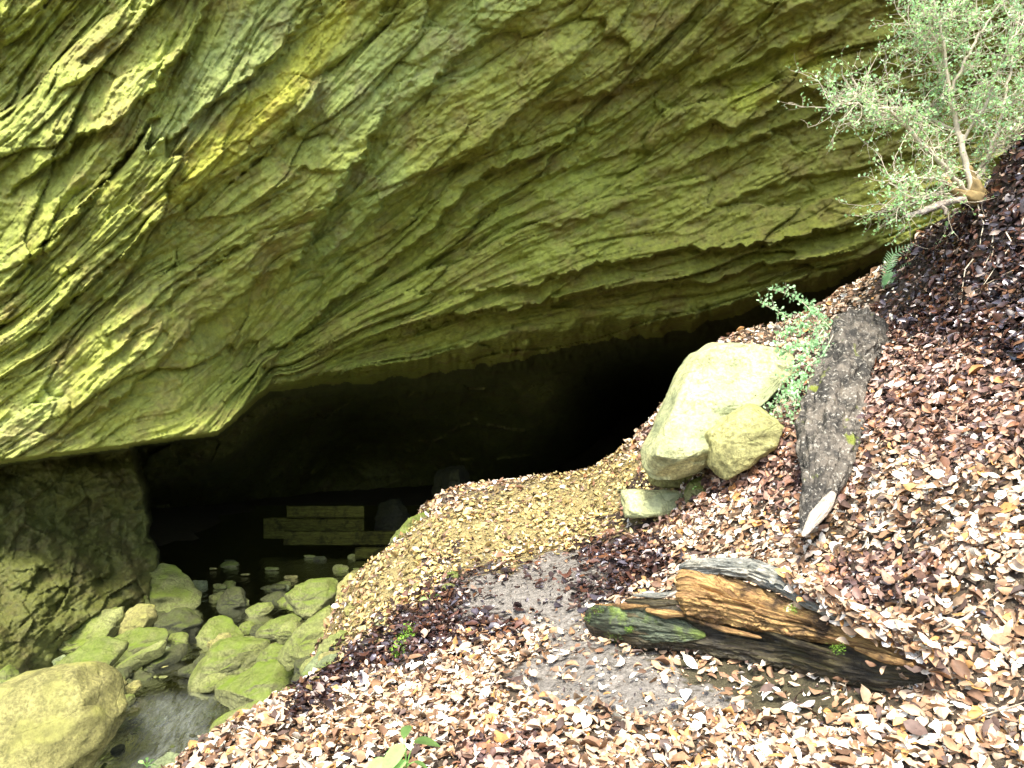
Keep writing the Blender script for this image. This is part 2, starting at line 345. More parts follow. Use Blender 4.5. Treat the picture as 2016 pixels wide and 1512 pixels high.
def blob(cx, cy, rx, ry, ang, c, wt):
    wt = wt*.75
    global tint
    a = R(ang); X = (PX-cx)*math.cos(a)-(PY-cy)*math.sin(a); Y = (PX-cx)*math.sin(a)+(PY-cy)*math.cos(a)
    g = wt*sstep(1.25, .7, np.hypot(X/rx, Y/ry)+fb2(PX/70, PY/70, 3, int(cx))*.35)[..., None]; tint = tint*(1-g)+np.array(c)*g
blob(1450, 300, 620, 330, 15, (.66, .62, .45), 1.); blob(900, 520, 480, 170, 30, (.72, .78, .6), 1.); blob(1350, 540, 500, 70, 12, (.62, .62, .45), 1.)  # browner rock, plus shade toward right and lip painted into the tint
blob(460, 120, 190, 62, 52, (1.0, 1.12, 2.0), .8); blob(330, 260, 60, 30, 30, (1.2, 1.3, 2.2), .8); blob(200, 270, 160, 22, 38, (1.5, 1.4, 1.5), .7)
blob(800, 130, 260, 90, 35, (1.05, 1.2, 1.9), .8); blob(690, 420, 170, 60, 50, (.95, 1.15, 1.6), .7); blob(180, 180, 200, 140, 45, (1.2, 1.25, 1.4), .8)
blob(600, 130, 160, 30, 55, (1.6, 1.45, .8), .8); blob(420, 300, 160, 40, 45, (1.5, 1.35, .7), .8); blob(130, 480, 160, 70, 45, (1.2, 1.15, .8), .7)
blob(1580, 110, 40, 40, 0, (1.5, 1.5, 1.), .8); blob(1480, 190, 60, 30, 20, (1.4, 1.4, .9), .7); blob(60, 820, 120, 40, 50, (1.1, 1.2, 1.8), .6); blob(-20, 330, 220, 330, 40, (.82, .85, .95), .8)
V0 = V; Q = gridq(*PX.shape)
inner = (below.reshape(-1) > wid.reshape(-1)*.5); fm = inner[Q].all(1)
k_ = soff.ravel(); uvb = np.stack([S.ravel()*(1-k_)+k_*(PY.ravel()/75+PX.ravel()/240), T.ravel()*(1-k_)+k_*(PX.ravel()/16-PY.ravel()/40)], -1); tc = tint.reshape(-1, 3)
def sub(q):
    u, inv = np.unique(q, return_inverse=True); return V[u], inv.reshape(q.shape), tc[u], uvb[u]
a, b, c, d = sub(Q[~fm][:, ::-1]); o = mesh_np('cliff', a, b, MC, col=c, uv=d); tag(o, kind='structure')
a, b, c, d = sub(Q[fm][:, ::-1]); o = mesh_np('cave_wall', a, b, MC, col=c*.3, uv=d); tag(o, kind='structure')  # interior darkness painted in: rock tint scaled down below the lip

# ---------------------------------------------------------------- ground
G = [(1008, 1512, 3.0), (400, 1500, 3.4), (600, 1500, 3.25), (2016, 1512, 2.6), (1500, 1512, 2.85), (1250, 1330, 3.75), (1600, 1400, 3.2), (1100, 1150, 5.05), (700, 1400, 3.9), (850, 1250, 4.7),
     (650, 1290, 5.0), (520, 1400, 4.1), (700, 1145, 6.4), (785, 1060, 7.3), (850, 1008, 8.0), (1000, 985, 8.3), (1100, 973, 8.3), (1260, 915, 7.9), (1100, 1050, 6.4), (1300, 1030, 5.7), (950, 1100, 6.1), (800, 1180, 5.6),
     (1450, 950, 5.3), (1350, 1130, 4.7), (1560, 1060, 4.4), (1700, 1200, 3.65), (1900, 1300, 3.0), (1900, 1000, 3.6), (2016, 800, 3.75), (1750, 850, 4.5), (1560, 800, 5.5), (1740, 640, 5.8), (1560, 660, 6.7),
     (1420, 680, 7.2), (1650, 580, 7.0), (1740, 535, 7.0), (1850, 450, 6.2), (1960, 365, 5.4), (2016, 280, 5.05), (2016, 500, 4.6), (1850, 600, 5.2), (1900, 480, 5.3)]
gx = [tuple(P(*q)) for q in G]
W = lambda x, y, z: gx.append((x, y, z+1.6))
for q in [(300, 1450, 6.3), (500, 1330, 7.4), (450, 1250, 8.5), (600, 1190, 9.3), (380, 1380, 6.8), (300, 1505, 5.9), (500, 1100, 11.9), (650, 1090, 12.3)]: 
    p = P(*q); gx.append((p[0], p[1], p[2]-.12))
W(-4.6, 7.6, -3.1); W(-4.0, 6.0, -3.15); W(-3.4, 4.5, -3.25); W(-3., 3., -3.3); W(-6, 5, -2.9); W(-6, 8, -3.1); W(-9, 6, -1.5); W(-3.2, 1, -3.4); W(-3.5, -3, -3.5); W(-9, -2, -1.5); W(-1.9, 5.7, -2.85); W(-2.0, 4.7, -3.0)
W(-1.6, 8.0, -2.75); W(-2.0, 6.8, -2.8); W(-.8, 9.4, -2.6); W(.1, 9.8, -2.5); W(1.0, 9.4, -2.4); W(2.0, 9.2, -1.7); W(3.3, 8.8, -.2); W(4.2, 8.0, .5); W(5.3, 6.6, 1.5); W(-3, 16, -2.85); W(3, 14, -2.9); W(-6, 24, -3); W(4, 26, -3); W(8, 12, -1); W(0, 20, -2.9); W(-8, 14, -2.6); W(10, 22, -2)
W(-2.0, 2.6, -2.5); W(-.9, 2.2, -1.72); W(0, 0, -1.6); W(1.5, 0, -1.15); W(0, -4, -1.6); W(-1.2, -.5, -2.1); W(4, 0, .8); W(5, 3, 1.7); W(4, 4.6, 1.9); W(7, 5, 3.2); W(8, 0, 3.2); W(4, -5, .8); W(10, -6, 3.5); W(10, 6, 4)
gx = np.array(gx)
class MQ:
    def __init__(s, p, v):
        s.p = p; K = np.sqrt(((p[:, None]-p[None])**2).sum(-1)+.04); n = len(p); A = np.zeros((n+1, n+1)); A[:n, :n] = K+np.eye(n)*-2e-3; A[n, :n] = A[:n, n] = 1
        s.w = np.linalg.solve(A, np.r_[v, 0])
    def __call__(s, x, y):
        r = s.w[-1]+np.zeros(np.shape(x))
        for (a, b), w_ in zip(s.p, s.w): r = r+w_*np.sqrt((x-a)**2+(y-b)**2+.04)
        return r
GT = MQ(gx[:, :2], gx[:, 2])
def H0(x, y):
    xc = np.clip(x, -10, 10); yc = np.clip(y, -7, 22); far = np.hypot(x-xc, y-yc)
    return GT(xc, yc)+far*.12*np.sign(xc+.01)*sstep(-8, 8, np.abs(xc))
def H(x, y):
    x = np.asarray(x, float); y = np.asarray(y, float)
    return H0(x, y)+fb2(x*1.3, y*1.3, 3, 81)*.07+fb2(x*5, y*5, 3, 82)*.025
def nrm(x, y, e=.02):
    hx = (H0(x+e, y)-H0(x-e, y))/(2*e); hy = (H0(x, y+e)-H0(x, y-e))/(2*e)
    n = np.stack([-hx, -hy, np.ones_like(hx)], -1); return n/np.linalg.norm(n, axis=-1, keepdims=True)
def hit(px, py, start=2.0, stop=16):
    Ds = np.arange(start, stop, .02); p = P(px, py, Ds); under = p[:, 2] < H(p[:, 0], p[:, 1])
    return float(Ds[np.argmax(under)]) if under.any() else stop
def axis(lo, c0, c1, hi, fine, n):
    a = c0-(np.geomspace(.05, c0-lo+.05, n)[::-1]-.05); b = c1+(np.geomspace(.05, hi-c1+.05, n)-.05)
    return np.concatenate([a[:-1], np.arange(c0, c1, fine), b])
gxx = axis(-60, -3.5, 4.6, 60, .024, 50); gyy = axis(-60, 2.0, 9.6, 60, .024, 60)
GX, GY = np.meshgrid(gxx, gyy, indexing='ij'); GZ = H(GX, GY)
gv = np.stack([GX, GY, GZ], -1).reshape(-1, 3)
BARE = [[(1050, 1300), (1170, 1262), (1300, 1285), (1440, 1320), (1520, 1360), (1450, 1405), (1250, 1405), (1100, 1395), (1020, 1350)],
        [(960, 1140), (1060, 1095), (1160, 1080), (1190, 1120), (1140, 1185), (1060, 1230), (950, 1215), (920, 1180)]]
THIN = [(1040, 1190), (1170, 1175), (1200, 1265), (1130, 1290), (1020, 1270)]
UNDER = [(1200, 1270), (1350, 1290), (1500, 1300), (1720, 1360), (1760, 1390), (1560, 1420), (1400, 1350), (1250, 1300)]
WET = [[(660, 1280), (800, 1200), (900, 1140), (1000, 1110), (1180, 1070), (1300, 1055), (1330, 1110), (1200, 1190), (1080, 1225), (900, 1290), (760, 1320), (640, 1390), (570, 1430), (560, 1370)],
       [(1700, 620), (1750, 545), (1850, 450), (2016, 270), (2500, 0), (2500, 760), (2016, 740), (1930, 690), (1800, 660)]]
DAMP = [(1680, 600), (2500, 600), (2500, 960), (2016, 900), (1850, 930), (1720, 860), (1640, 1000), (1560, 1040), (1440, 980), (1300, 1050), (1340, 1130), (1200, 1140), (1120, 1090), (1300, 1010), (1500, 900)]
YEL = [(560, 1400), (640, 1250), (700, 1120), (800, 1020), (1000, 960), (1260, 890), (1330, 960), (1330, 1010), (1150, 1070), (950, 1115), (820, 1180), (700, 1270), (600, 1370)]  # yellow cast of local light on the crest, put into litter and soil colour
def zones(p):
    px, py = proj(p); j = fb2(p[..., 0]*3, p[..., 1]*3, 3, 91)*45; j2 = fb2(p[..., 0]*3+40, p[..., 1]*3, 3, 92)*30; px = px+j+rng.normal(0, 14, px.shape); py = py+j2+rng.normal(0, 9, py.shape)
    bare = inpoly(px, py, BARE[0]) | inpoly(px, py, BARE[1]) | (inpoly(px, py, THIN) & (rng.random(px.shape) < .93)); und = inpoly(px, py, UNDER)
    wet = inpoly(px, py, WET[0]) | inpoly(px, py, WET[1]); return bare, und, wet, inpoly(px, py, DAMP) | (fb2(p[..., 0]*1.6, p[..., 1]*1.6, 4, 97) > .46), inpoly(px+rng.normal(0, 26, px.shape), py+rng.normal(0, 16, px.shape), YEL)
bare, und, wet, damp, yel = zones(gv)
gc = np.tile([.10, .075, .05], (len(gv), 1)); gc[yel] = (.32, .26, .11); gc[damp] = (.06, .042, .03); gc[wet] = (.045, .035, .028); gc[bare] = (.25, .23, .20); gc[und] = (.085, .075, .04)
strm = (gv[:, 2] < -.62) & (gv[:, 1] > 2); gc[strm] = (.075, .065, .025)
g = mesh_np('ground', gv, gridq(*GX.shape)[:, ::-1], mat_soil(), col=gc); tag(g, kind='structure')

# ---------------------------------------------------------------- fallen leaves
def leaves(N, region, name, size=(.032, .076), frag=False, extra=None):
    x0, x1, y0, y1 = region; x = rng.uniform(x0, x1, N); y = rng.uniform(y0, y1, N)
    p = np.stack([x, y, H(x, y)], -1); px, py = proj(p); n = nrm(x, y)
    keep = (px > -150) & (px < 2300) & (py < 1750) & (p[:, 2] > -.72)
    toeye = EYE-p; toeye /= np.linalg.norm(toeye, axis=1, keepdims=True)
    keep &= (n*toeye).sum(1) > -.45
    bare, und, wet, damp, yel = zones(p); dens = np.ones(N); dens[bare] = .09; dens[und] = .16; 
    dens *= np.clip(y < 5.5, 0, 1)*.25+.75
    dens *= np.clip(.82+.9*fb2(x*3.2, y*3.2, 3, 98), .5, 1.15)
    if frag: dens[bare] *= 2.5
    keep &= rng.random(N) < dens*np.clip(.55/n[:, 2], .55, 1)
    x, y, p, n, wet, damp, yel, bare = x[keep], y[keep], p[keep], n[keep], wet[keep], damp[keep], yel[keep], bare[keep]; N = len(x)
    if extra is not None:
        k = len(extra); p = np.vstack([p, extra]); n = np.vstack([n, np.tile([0, -.5, .86], (k, 1))]); zf = np.zeros(k, bool)
        x, y = p[:, 0], p[:, 1]; wet = np.r_[wet, zf]; damp = np.r_[damp, zf]; yel = np.r_[yel, zf]; N = len(x)
    if frag: wet = wet | (rng.random(N) < .3)
    # leaf template: 5 x 3
    u = np.array([0, .22, .5, .78, 1.]); hw = np.array([.03, .36, .5, .36, .02])*.58; vv = np.array([-1, 0, 1.])
    L = np.clip(rng.lognormal(math.log((size[0]+size[1])/2), .34, N), size[0]*.6, size[1]*1.25)*np.where(yel, .8, 1.)*np.where(rng.random(N) < .25, .7, 1); curl = rng.normal(0, 1.3, N); cup = rng.normal(.55, .6, N); ws = rng.uniform(.65, 1.1, N)
    U = np.broadcast_to(u[None, :, None], (N, 5, 3)); lx = (U-.5); lyy = hw[None, :, None]*vv[None, None]*ws[:, None, None]
    lz = curl[:, None, None]*.35*(lx**2)*np.sign(.5)+cup[:, None, None]*np.abs(lyy)*.9+rng.normal(0, .045, (N, 5, 3))
    loc = np.stack([lx+0*lyy, lyy+0*lx, lz], -1)*L[:, None, None, None]
    az = rng.uniform(0, 2*np.pi, N); tilt = np.abs(rng.normal(0, .75, N)); ta = rng.uniform(0, 2*np.pi, N)
    nn = n+np.stack([np.cos(ta)*np.tan(np.minimum(tilt, 1.1)), np.sin(ta)*np.tan(np.minimum(tilt, 1.1)), np.zeros(N)], -1)*.8; nn /= np.linalg.norm(nn, axis=1, keepdims=True)
    t = np.stack([np.cos(az), np.sin(az), np.zeros(N)], -1); t -= (t*nn).sum(1, keepdims=True)*nn; t /= np.linalg.norm(t, axis=1, keepdims=True); bt = np.cross(nn, t)
    flip = np.where(rng.random(N) < .5, 1, -1)[:, None]
    Wp = loc[..., 0:1]*t[:, None, None]+loc[..., 1:2]*bt[:, None, None]+loc[..., 2:3]*(nn*flip)[:, None, None]+(p+n*rng.uniform(.0, .015 if frag else .045, N)[:, None])[:, None, None]
    pal = np.array([(.33, .225, .16), (.26, .16, .10), (.52, .42, .34), (.19, .10, .055), (.12, .06, .035), (.30, .145, .05), (.06, .035, .028), (.42, .34, .29)])
    pr = np.array([.20, .20, .13, .16, .12, .05, .07, .07]); c = pal[rng.choice(8, N, p=pr/pr.sum())]
    pd = np.array([(.15, .085, .06), (.09, .05, .038), (.26, .18, .14), (.05, .03, .028), (.18, .085, .045), (.38, .29, .25)]); cd = pd[rng.choice(6, N, p=[.25, .25, .15, .2, .08, .07])]
    pw = np.array([(.045, .022, .018), (.028, .018, .018), (.09, .04, .028), (.15, .065, .03), (.07, .06, .075)]); cw = pw[rng.choice(5, N, p=[.3, .32, .18, .06, .14])]
    py_ = np.array([(.44, .35, .135), (.36, .27, .095), (.52, .44, .21), (.26, .18, .07), (.14, .095, .04)]); cy = py_[rng.choice(5, N, p=[.3, .25, .2, .15, .1])]
    c = np.where((damp & (rng.random(N) < .62))[:, None], cd, c); c = np.where((yel & (rng.random(N) < .85))[:, None], cy, c); c = np.where((wet & (rng.random(N) < .86))[:, None], cw, c)
    c = c*rng.uniform(.6, 1.25, (N, 1))*(1+.18*fb2(x*1.7, y*1.7, 3, 95))[:, None]; c = np.where((damp | wet | yel)[:, None], c, c*np.array([1.62, 1.82, 1.80])); c = np.where((damp & ~wet)[:, None], c*1.55, c); col = np.repeat(np.clip(c, 0, .8), 15, 0); wt = np.repeat((wet*.9+damp*.35)*rng.uniform(.3, 1, N), 15)
    base = gridq(5, 3); Qs = (base[None]+(np.arange(N)*15)[:, None, None]).reshape(-1, 4)
    o = mesh_np(name, Wp.reshape(-1, 3), Qs, ML, col=col, wet=wt); return o
ML = mat_leaf()
lx_ = rng.uniform(1540, 1850, 420); lt_ = np.interp(lx_, [1540, 1600, 1700, 1800, 1850], [1135, 1165, 1222, 1262, 1300]); ly_ = lt_+rng.exponential(16, 420)*np.interp(lx_, [1540, 1850], [.7, 1.3])-6
ld_ = np.array([hit(a, min(1360, np.interp(a, [1450, 1560, 1740, 1830], [1298, 1318, 1366, 1350])), 2.4) for a in lx_])-.09+rng.uniform(-.02, .03, 420)
o = leaves(100000, (-1.9, 4.3, 2.2, 5.6), 'leaf_litter', extra=P(lx_, ly_, ld_)); tag(o, 'brown and tan fallen beech leaves covering the bank and slope', 'leaf litter', kind='stuff')
o = leaves(88000, (-2.2, 5.6, 5.6, 10.2), 'leaf_litter'); tag(o, 'dry fallen leaves over the far crest of the bank', 'leaf litter', kind='stuff')

o = leaves(90000, (-2.0, 4.3, 2.2, 7.5), 'leaf_crumbs', (.010, .026), True); tag(o, 'small broken leaf crumbs and debris between the fallen leaves', 'leaf debris', kind='stuff')

# ---------------------------------------------------------------- water
wxx = np.arange(-6.5, 1.5, .05); wyy = np.concatenate([np.arange(3.0, 9.5, .05), np.arange(9.5, 17, .2)])
X, Y = np.meshgrid(wxx, wyy, indexing='ij')
zw = np.interp(Y, [3, 5.4, 6.15, 6.75, 7.2, 9, 17], [-3.22, -3.14, -3.06, -2.86, -2.84, -2.80, -2.78])+1.6+fb2(X*5, Y*4, 3, 101)*.012*sstep(10, 6, Y)+fb2(X*9, Y*3, 3, 102)*.03*sstep(.5, .1, np.abs(Y-6.4))
ctr = np.interp(Y, [3, 5, 6, 6.7, 7.2], [-2.9, -2.85, -2.85, -3.0, -3.1])
foam = sstep(.55, .1, np.abs(X-ctr))*sstep(5.0, 5.9, Y)*sstep(6.95, 6.6, Y)
o = mesh_np('water', np.stack([X, Y, zw], -1).reshape(-1, 3), gridq(*X.shape)[:, ::-1], mat_water(), wet=foam.ravel()*.14); tag(o, kind='structure')

# ---------------------------------------------------------------- stones
def stone(poly, D, mat, label, group=None, thick=.75, lean=.35, cuts=7, seed=0, name='boulder', rough=.05, cat='rock', nseg=(44, 72), yaw=0., parent=None, sq=.5):
    r = np.random.default_rng(seed+500); a = np.array(poly, float); c = (a.min(0)+a.max(0))/2; s = D/F
    nu, nv = nseg; th = np.linspace(0, 2*np.pi, nv, endpoint=False); ph = np.linspace(.0, np.pi, nu)
    rad = np.full(nv, 1e9)
    for i in range(len(a)):
        p1 = a[i]-c; p2 = a[(i+1) % len(a)]-c; dx, dy = np.cos(th), np.sin(th); e = p2-p1
        den = dx*e[1]-dy*e[0]; den = np.where(np.abs(den) < 1e-9, 1e-9, den)
        t = (p1[0]*e[1]-p1[1]*e[0])/den; u = (p1[0]*dy-p1[1]*dx)/den
        ok = (t > 0) & (u >= -1e-6) & (u <= 1+1e-6); rad = np.where(ok & (t < rad), t, rad)
    rad = np.where(rad > 1e8, np.median(rad[rad < 1e8]), rad)
    for _ in range(1): rad = (np.roll(rad, 1)+6*rad+np.roll(rad, -1))/8
    hh = (a.max(0)-a.min(0)).min()/2*s*thick*1.3
    PHI, TH = np.meshgrid(ph, th, indexing='ij'); RR = rad[None]
    q = np.sin(PHI)**sq; cz = np.sign(np.cos(PHI))*np.abs(np.cos(PHI))**.85
    X = RR*np.cos(TH)*q; Yi = RR*np.sin(TH)*q
    v = np.stack([X*s, -cz*hh, -Yi*s], -1).reshape(-1, 3)       # x right, y away, z up
    size = np.array([rad.max()*s, hh, rad.min()*s+1e-3]); sm = float(np.median(rad))*s
    for ci in range(cuts+9):
        n = r.normal(size=3); n[1] = -abs(n[1])-(.5 if ci < cuts else 0); n[2] += .4 if ci < cuts else .2; n /= np.linalg.norm(n)
        dd = (v@n).max()*(r.uniform(.5, .82) if ci < cuts else r.uniform(.78, .93)); ex = np.maximum(v@n-dd, 0); v = v-ex[:, None]*n*.92
    v[:, 0] *= np.ptp(X)*s/np.ptp(v[:, 0]); v[:, 2] *= np.ptp(Yi)*s/np.ptp(v[:, 2]); v[:, 0] -= (v[:, 0].max()+v[:, 0].min())/2-(X.max()+X.min())*s/2; v[:, 2] -= (v[:, 2].max()+v[:, 2].min())/2+(Yi.max()+Yi.min())*s/2
    v[:, 1] += lean*v[:, 2]+yaw*v[:, 0]
    ns = fb3(v/sm*1.3+seed*3.1, 5, seed); nl = np.linalg.norm(v, axis=1, keepdims=True)+1e-6
    bed = fb3(v/sm*np.array([1.5, 2, 7.])+seed, 3, seed+9)
    rdg = 1-np.abs(fb3(v/sm*2.1+seed*1.7, 4, seed+20))*2
    rough = rough*1.25; st3 = fb3(v/sm*4.5+seed, 3, seed+31); bed = bed+np.floor(bed*5+st3*.6)/5*.9
    v = v+v/nl*(ns*rough*2.6+bed*rough*1.2+(rdg-.6)*rough*.9)[:, None]*sm
    v[:nv] = v[:nv].mean(0); v[-nv:] = v[-nv:].mean(0)
    cen = P(c[0], c[1], D+hh*.6); m = MR[mat] if isinstance(mat, str) else mat
    o = mesh_np(name, v, gridq(nu, nv, True), m, parent=None)
    o.location = [float(k) for k in cen]
    if label: tag(o, label, cat, group)
    return o
SG = 'rocks in the stream bed'
ST = [
 ([(0, 1350), (60, 1332), (140, 1332), (200, 1370), (218, 1410), (200, 1460), (120, 1512), (60, 1545), (-60, 1560), (-90, 1450), (-60, 1370)], 5.3, 'tan', 'large rounded tan boulder at the lower left corner beside the stream', .8, .5, 3, .03),
 ([(205, 1165), (250, 1145), (328, 1125), (350, 1150), (390, 1180), (380, 1215), (330, 1235), (260, 1235), (205, 1215), (190, 1190)], 9.0, 'olive', 'broad flat-topped boulder at the foot of the dark left wall', .6, .6, 6, .05),
 ([(232, 1220), (250, 1198), (290, 1196), (303, 1225), (290, 1245), (232, 1258)], 8.15, 'tan', 'small pale squarish stone perched among the left stream rocks', .9, .4, 7, .03),
 ([(75, 1300), (95, 1260), (150, 1235), (205, 1208), (230, 1230), (225, 1270), (180, 1300), (120, 1330), (80, 1325)], 7.9, 'olive', 'long rough ridged rock leaning against the left wall', .7, .5, 5, .08),
 ([(290, 1235), (330, 1205), (370, 1205), (392, 1230), (380, 1260), (345, 1275), (300, 1265)], 8.2, 'dark', 'dark wet mottled rock behind the thin tilted slab', .8, .4, 6, .06),
 ([(205, 1262), (260, 1245), (320, 1243), (325, 1265), (300, 1290), (240, 1305), (200, 1290)], 7.75, 'moss', 'mossy flat stone just above the thin tilted slab', .6, .6, 4, .04),
 ([(215, 1322), (260, 1290), (310, 1262), (322, 1275), (300, 1300), (262, 1318), (225, 1326)], 7.3, 'olive', 'thin pale slab tilted on edge among the left rocks', .4, .2, 2, .02),
 ([(75, 1345), (120, 1300), (180, 1270), (230, 1280), (215, 1310), (190, 1340), (210, 1380), (200, 1400), (150, 1350)], 7.0, 'moss', 'mossy sloping rock behind the large tan boulder', .7, .5, 5, .05),
 ([(310, 1290), (340, 1275), (362, 1280), (355, 1300), (320, 1320), (285, 1335), (270, 1320)], 7.4, 'dark', 'dark rounded stone half in the water by the slab', .8, .4, 3, .04),
 ([(385, 1230), (420, 1222), (460, 1240), (482, 1265), (450, 1285), (400, 1290), (386, 1262)], 8.0, 'moss', 'bright mossy wedge-shaped stone in mid stream', .8, .5, 6, .05),
 ([(375, 1320), (395, 1285), (430, 1268), (480, 1265), (530, 1275), (520, 1300), (470, 1335), (420, 1362), (385, 1355)], 6.95, 'moss', 'green mossy boulder beside the little cascade', .8, .5, 5, .05),
 ([(410, 1390), (440, 1350), (490, 1318), (540, 1312), (590, 1325), (570, 1350), (530, 1385), (470, 1400), (420, 1400)], 6.2, 'moss', 'pointed mossy boulder hanging over the near pool', .75, .6, 5, .04),
 ([(545, 1310), (550, 1275), (590, 1235), (640, 1200), (655, 1225), (640, 1260), (610, 1290), (570, 1315)], 6.1, 'olive', 'long yellowish slanting slab under the edge of the leafy bank', .7, .5, 5, .04),
 ([(570, 1370), (600, 1320), (628, 1288), (630, 1310), (618, 1345), (590, 1365)], 4.75, 'grey', 'smooth grey green stone standing at the bank foot', .8, .3, 4, .03),
 ([(550, 1190), (570, 1165), (620, 1145), (665, 1142), (662, 1180), (640, 1205), (600, 1210), (560, 1205)], 8.3, 'moss', 'dark mossy boulder at the far end of the bank rocks', .8, .5, 6, .05),
 ([(660, 1190), (662, 1150), (680, 1132), (710, 1132), (705, 1150), (690, 1180), (670, 1215)], 6.5, 'tan', 'yellowish upright stone in the crest edge of the bank', .8, .3, 6, .04),
 ([(768, 1090), (770, 1062), (800, 1035), (850, 1012), (850, 1040), (830, 1060), (800, 1095)], 6.95, 'moss', 'green mossy rock ending the leafy crest near the planks', .9, .3, 6, .06),
 ([(385, 1490), (395, 1440), (440, 1415), (490, 1400), (530, 1378), (570, 1370), (600, 1380), (540, 1420), (480, 1460), (420, 1512)], 4.0, 'olive', 'lumpy yellow green ledge rock where the bank meets the near pool', .6, .5, 7, .06),
 ([(380, 1490), (400, 1450), (440, 1445), (465, 1462), (430, 1485), (400, 1500)], 3.75, 'pale', 'small pale angular stone at the very foot of the bank', .7, .4, 5, .04),
 ([(290, 1510), (320, 1490), (360, 1490), (350, 1515), (310, 1530)], 4.3, 'grey', 'small grey stone at the bottom edge beside a green weed', .6, .5, 4, .04),
 ([(480, 1205), (505, 1190), (530, 1188), (538, 1200), (510, 1218), (485, 1218)], 8.9, 'moss', 'small green stone standing alone in the dark water', .7, .4, 4, .04),
 ([(425, 1180), (450, 1160), (475, 1165), (485, 1190), (460, 1205), (430, 1200)], 9.2, 'dark', 'dark blocky stone in the shaded water', .8, .4, 7, .06),
 ([(495, 1260), (530, 1230), (575, 1215), (590, 1225), (550, 1260), (510, 1270)], 7.5, 'moss', 'low green stone between mossy wedge and bank', .7, .4, 4, .05),
 ([(540, 1255), (555, 1230), (580, 1225), (590, 1245), (575, 1275), (545, 1275)], 7.0, 'olive', 'round olive stone resting against the slanting slab', .9, .3, 4, .04),
 ([(450, 1265), (480, 1255), (530, 1258), (530, 1270), (490, 1277), (455, 1275)], 7.6, 'olive', 'small flat chip of stone between two mossy rocks', .5, .5, 3, .04),
 ([(500, 1290), (530, 1272), (570, 1280), (560, 1310), (530, 1320), (500, 1315)], 6.7, 'moss', 'brown green stone tucked behind the pointed mossy boulder', .8, .4, 5, .06),
 ([(190, 1160), (205, 1145), (225, 1148), (228, 1165), (205, 1172)], 9.3, 'moss', 'small round green stone against the dark wall', .8, .4, 3, .04),
 ([(40, 1305), (60, 1285), (85, 1285), (80, 1310), (50, 1320)], 7.9, 'dark', 'dark stone in the gap below the left wall', .8, .4, 4, .05),
 ([(-20, 1330), (5, 1318), (30, 1335), (25, 1352), (-20, 1380)], 6.2, 'moss', 'mossy stone at the left edge behind the tan boulder', .8, .4, 4, .05),
 ([(150, 1512), (165, 1420), (215, 1400), (228, 1430), (200, 1480), (170, 1530)], 5.7, 'tan', 'narrow rock pressed against the right side of the tan boulder', .8, .4, 5, .05),
 ([(210, 1385), (230, 1370), (262, 1378), (255, 1400), (225, 1408)], 6.6, 'dark', 'dark wet stone just right of the tan boulder', .7, .4, 4, .05),
 ([(230, 1340), (270, 1325), (300, 1335), (295, 1352), (250, 1360)], 7.1, 'dark', 'low wet stone below the thin tilted slab', .6, .5, 3, .05),
 ([(140, 1335), (170, 1320), (215, 1330), (222, 1360), (200, 1390), (160, 1370)], 6.4, 'moss', 'rounded mossy stone directly above the tan boulder', .8, .5, 4, .05),
 ([(618, 1310), (630, 1270), (665, 1255), (690, 1262), (670, 1290), (640, 1335)], 4.95, 'olive', 'crumbly earthy rock jutting from the bank side', .9, .3, 6, .09),
 ([(390, 1290), (430, 1300), (400, 1315), (370, 1310)], 7.5, 'dark', 'dark submerged stone behind the green boulder', .7, .4, 4, .05)]
SH = ['large tan boulder', 'broad flat-topped boulder', 'squarish perched stone', 'long ridged rock', 'dark mottled rock', 'flat mossy stone', 'thin tilted slab', 'sloping mossy rock', 'half-sunk dark stone', 'mossy mid-stream wedge', 'green boulder by the cascade', 'pointed mossy boulder', 'long slanting slab', 'smooth bank-foot stone', 'dark mossy far boulder', 'upright yellowish stone', 'mossy crest rock',
      'lumpy ledge rock', 'angular bank-foot stone', 'grey bottom-edge stone', 'lone green stone in dark water', 'dark blocky stone', 'low green stone', 'round olive stone', 'flat chip of stone', 'tucked brown green stone', 'round stone by the wall', 'dark stone under the wall', 'mossy left-edge stone', 'narrow pressed rock', 'dark stone right of tan boulder', 'low wet stone', 'rounded mossy stone', 'crumbly earthy rock', 'submerged dark stone']
SHC = [(np.mean([a for a, b in q[0]]), np.mean([b for a, b in q[0]])) for q in ST]; used = {}
def where(x, y, base):
    dst = sorted((math.hypot(x-a, (y-b)*1.3), i) for i, (a, b) in enumerate(SHC))
    for far in ('', ' a little way off'):
        for _, i in dst[:4]:
            a, b = SHC[i]; rel = ('right of' if x > a else 'left of') if abs(x-a) > abs(y-b)*1.3 else ('in front of' if y > b else 'behind')
            t = base+' '+rel+' the '+SH[i]+far
            if t not in used: used[t] = 1; return t
    return base+' between the '+SH[dst[0][1]]+' and the '+SH[dst[1][1]]
for i, (poly, D, mt, lab, th, ln, cu, ro) in enumerate(ST):
    stone(poly, D, mt, lab, SG if i not in (15, 16, 33) else 'rocks set in the leafy bank', th, ln, cu, i, rough=ro)
rp = np.random.default_rng(77); FILL = [(60, 1340), (200, 1250), (330, 1150), (560, 1150), (660, 1150), (650, 1330), (580, 1400), (480, 1400), (330, 1300), (230, 1420)]; nf = 0
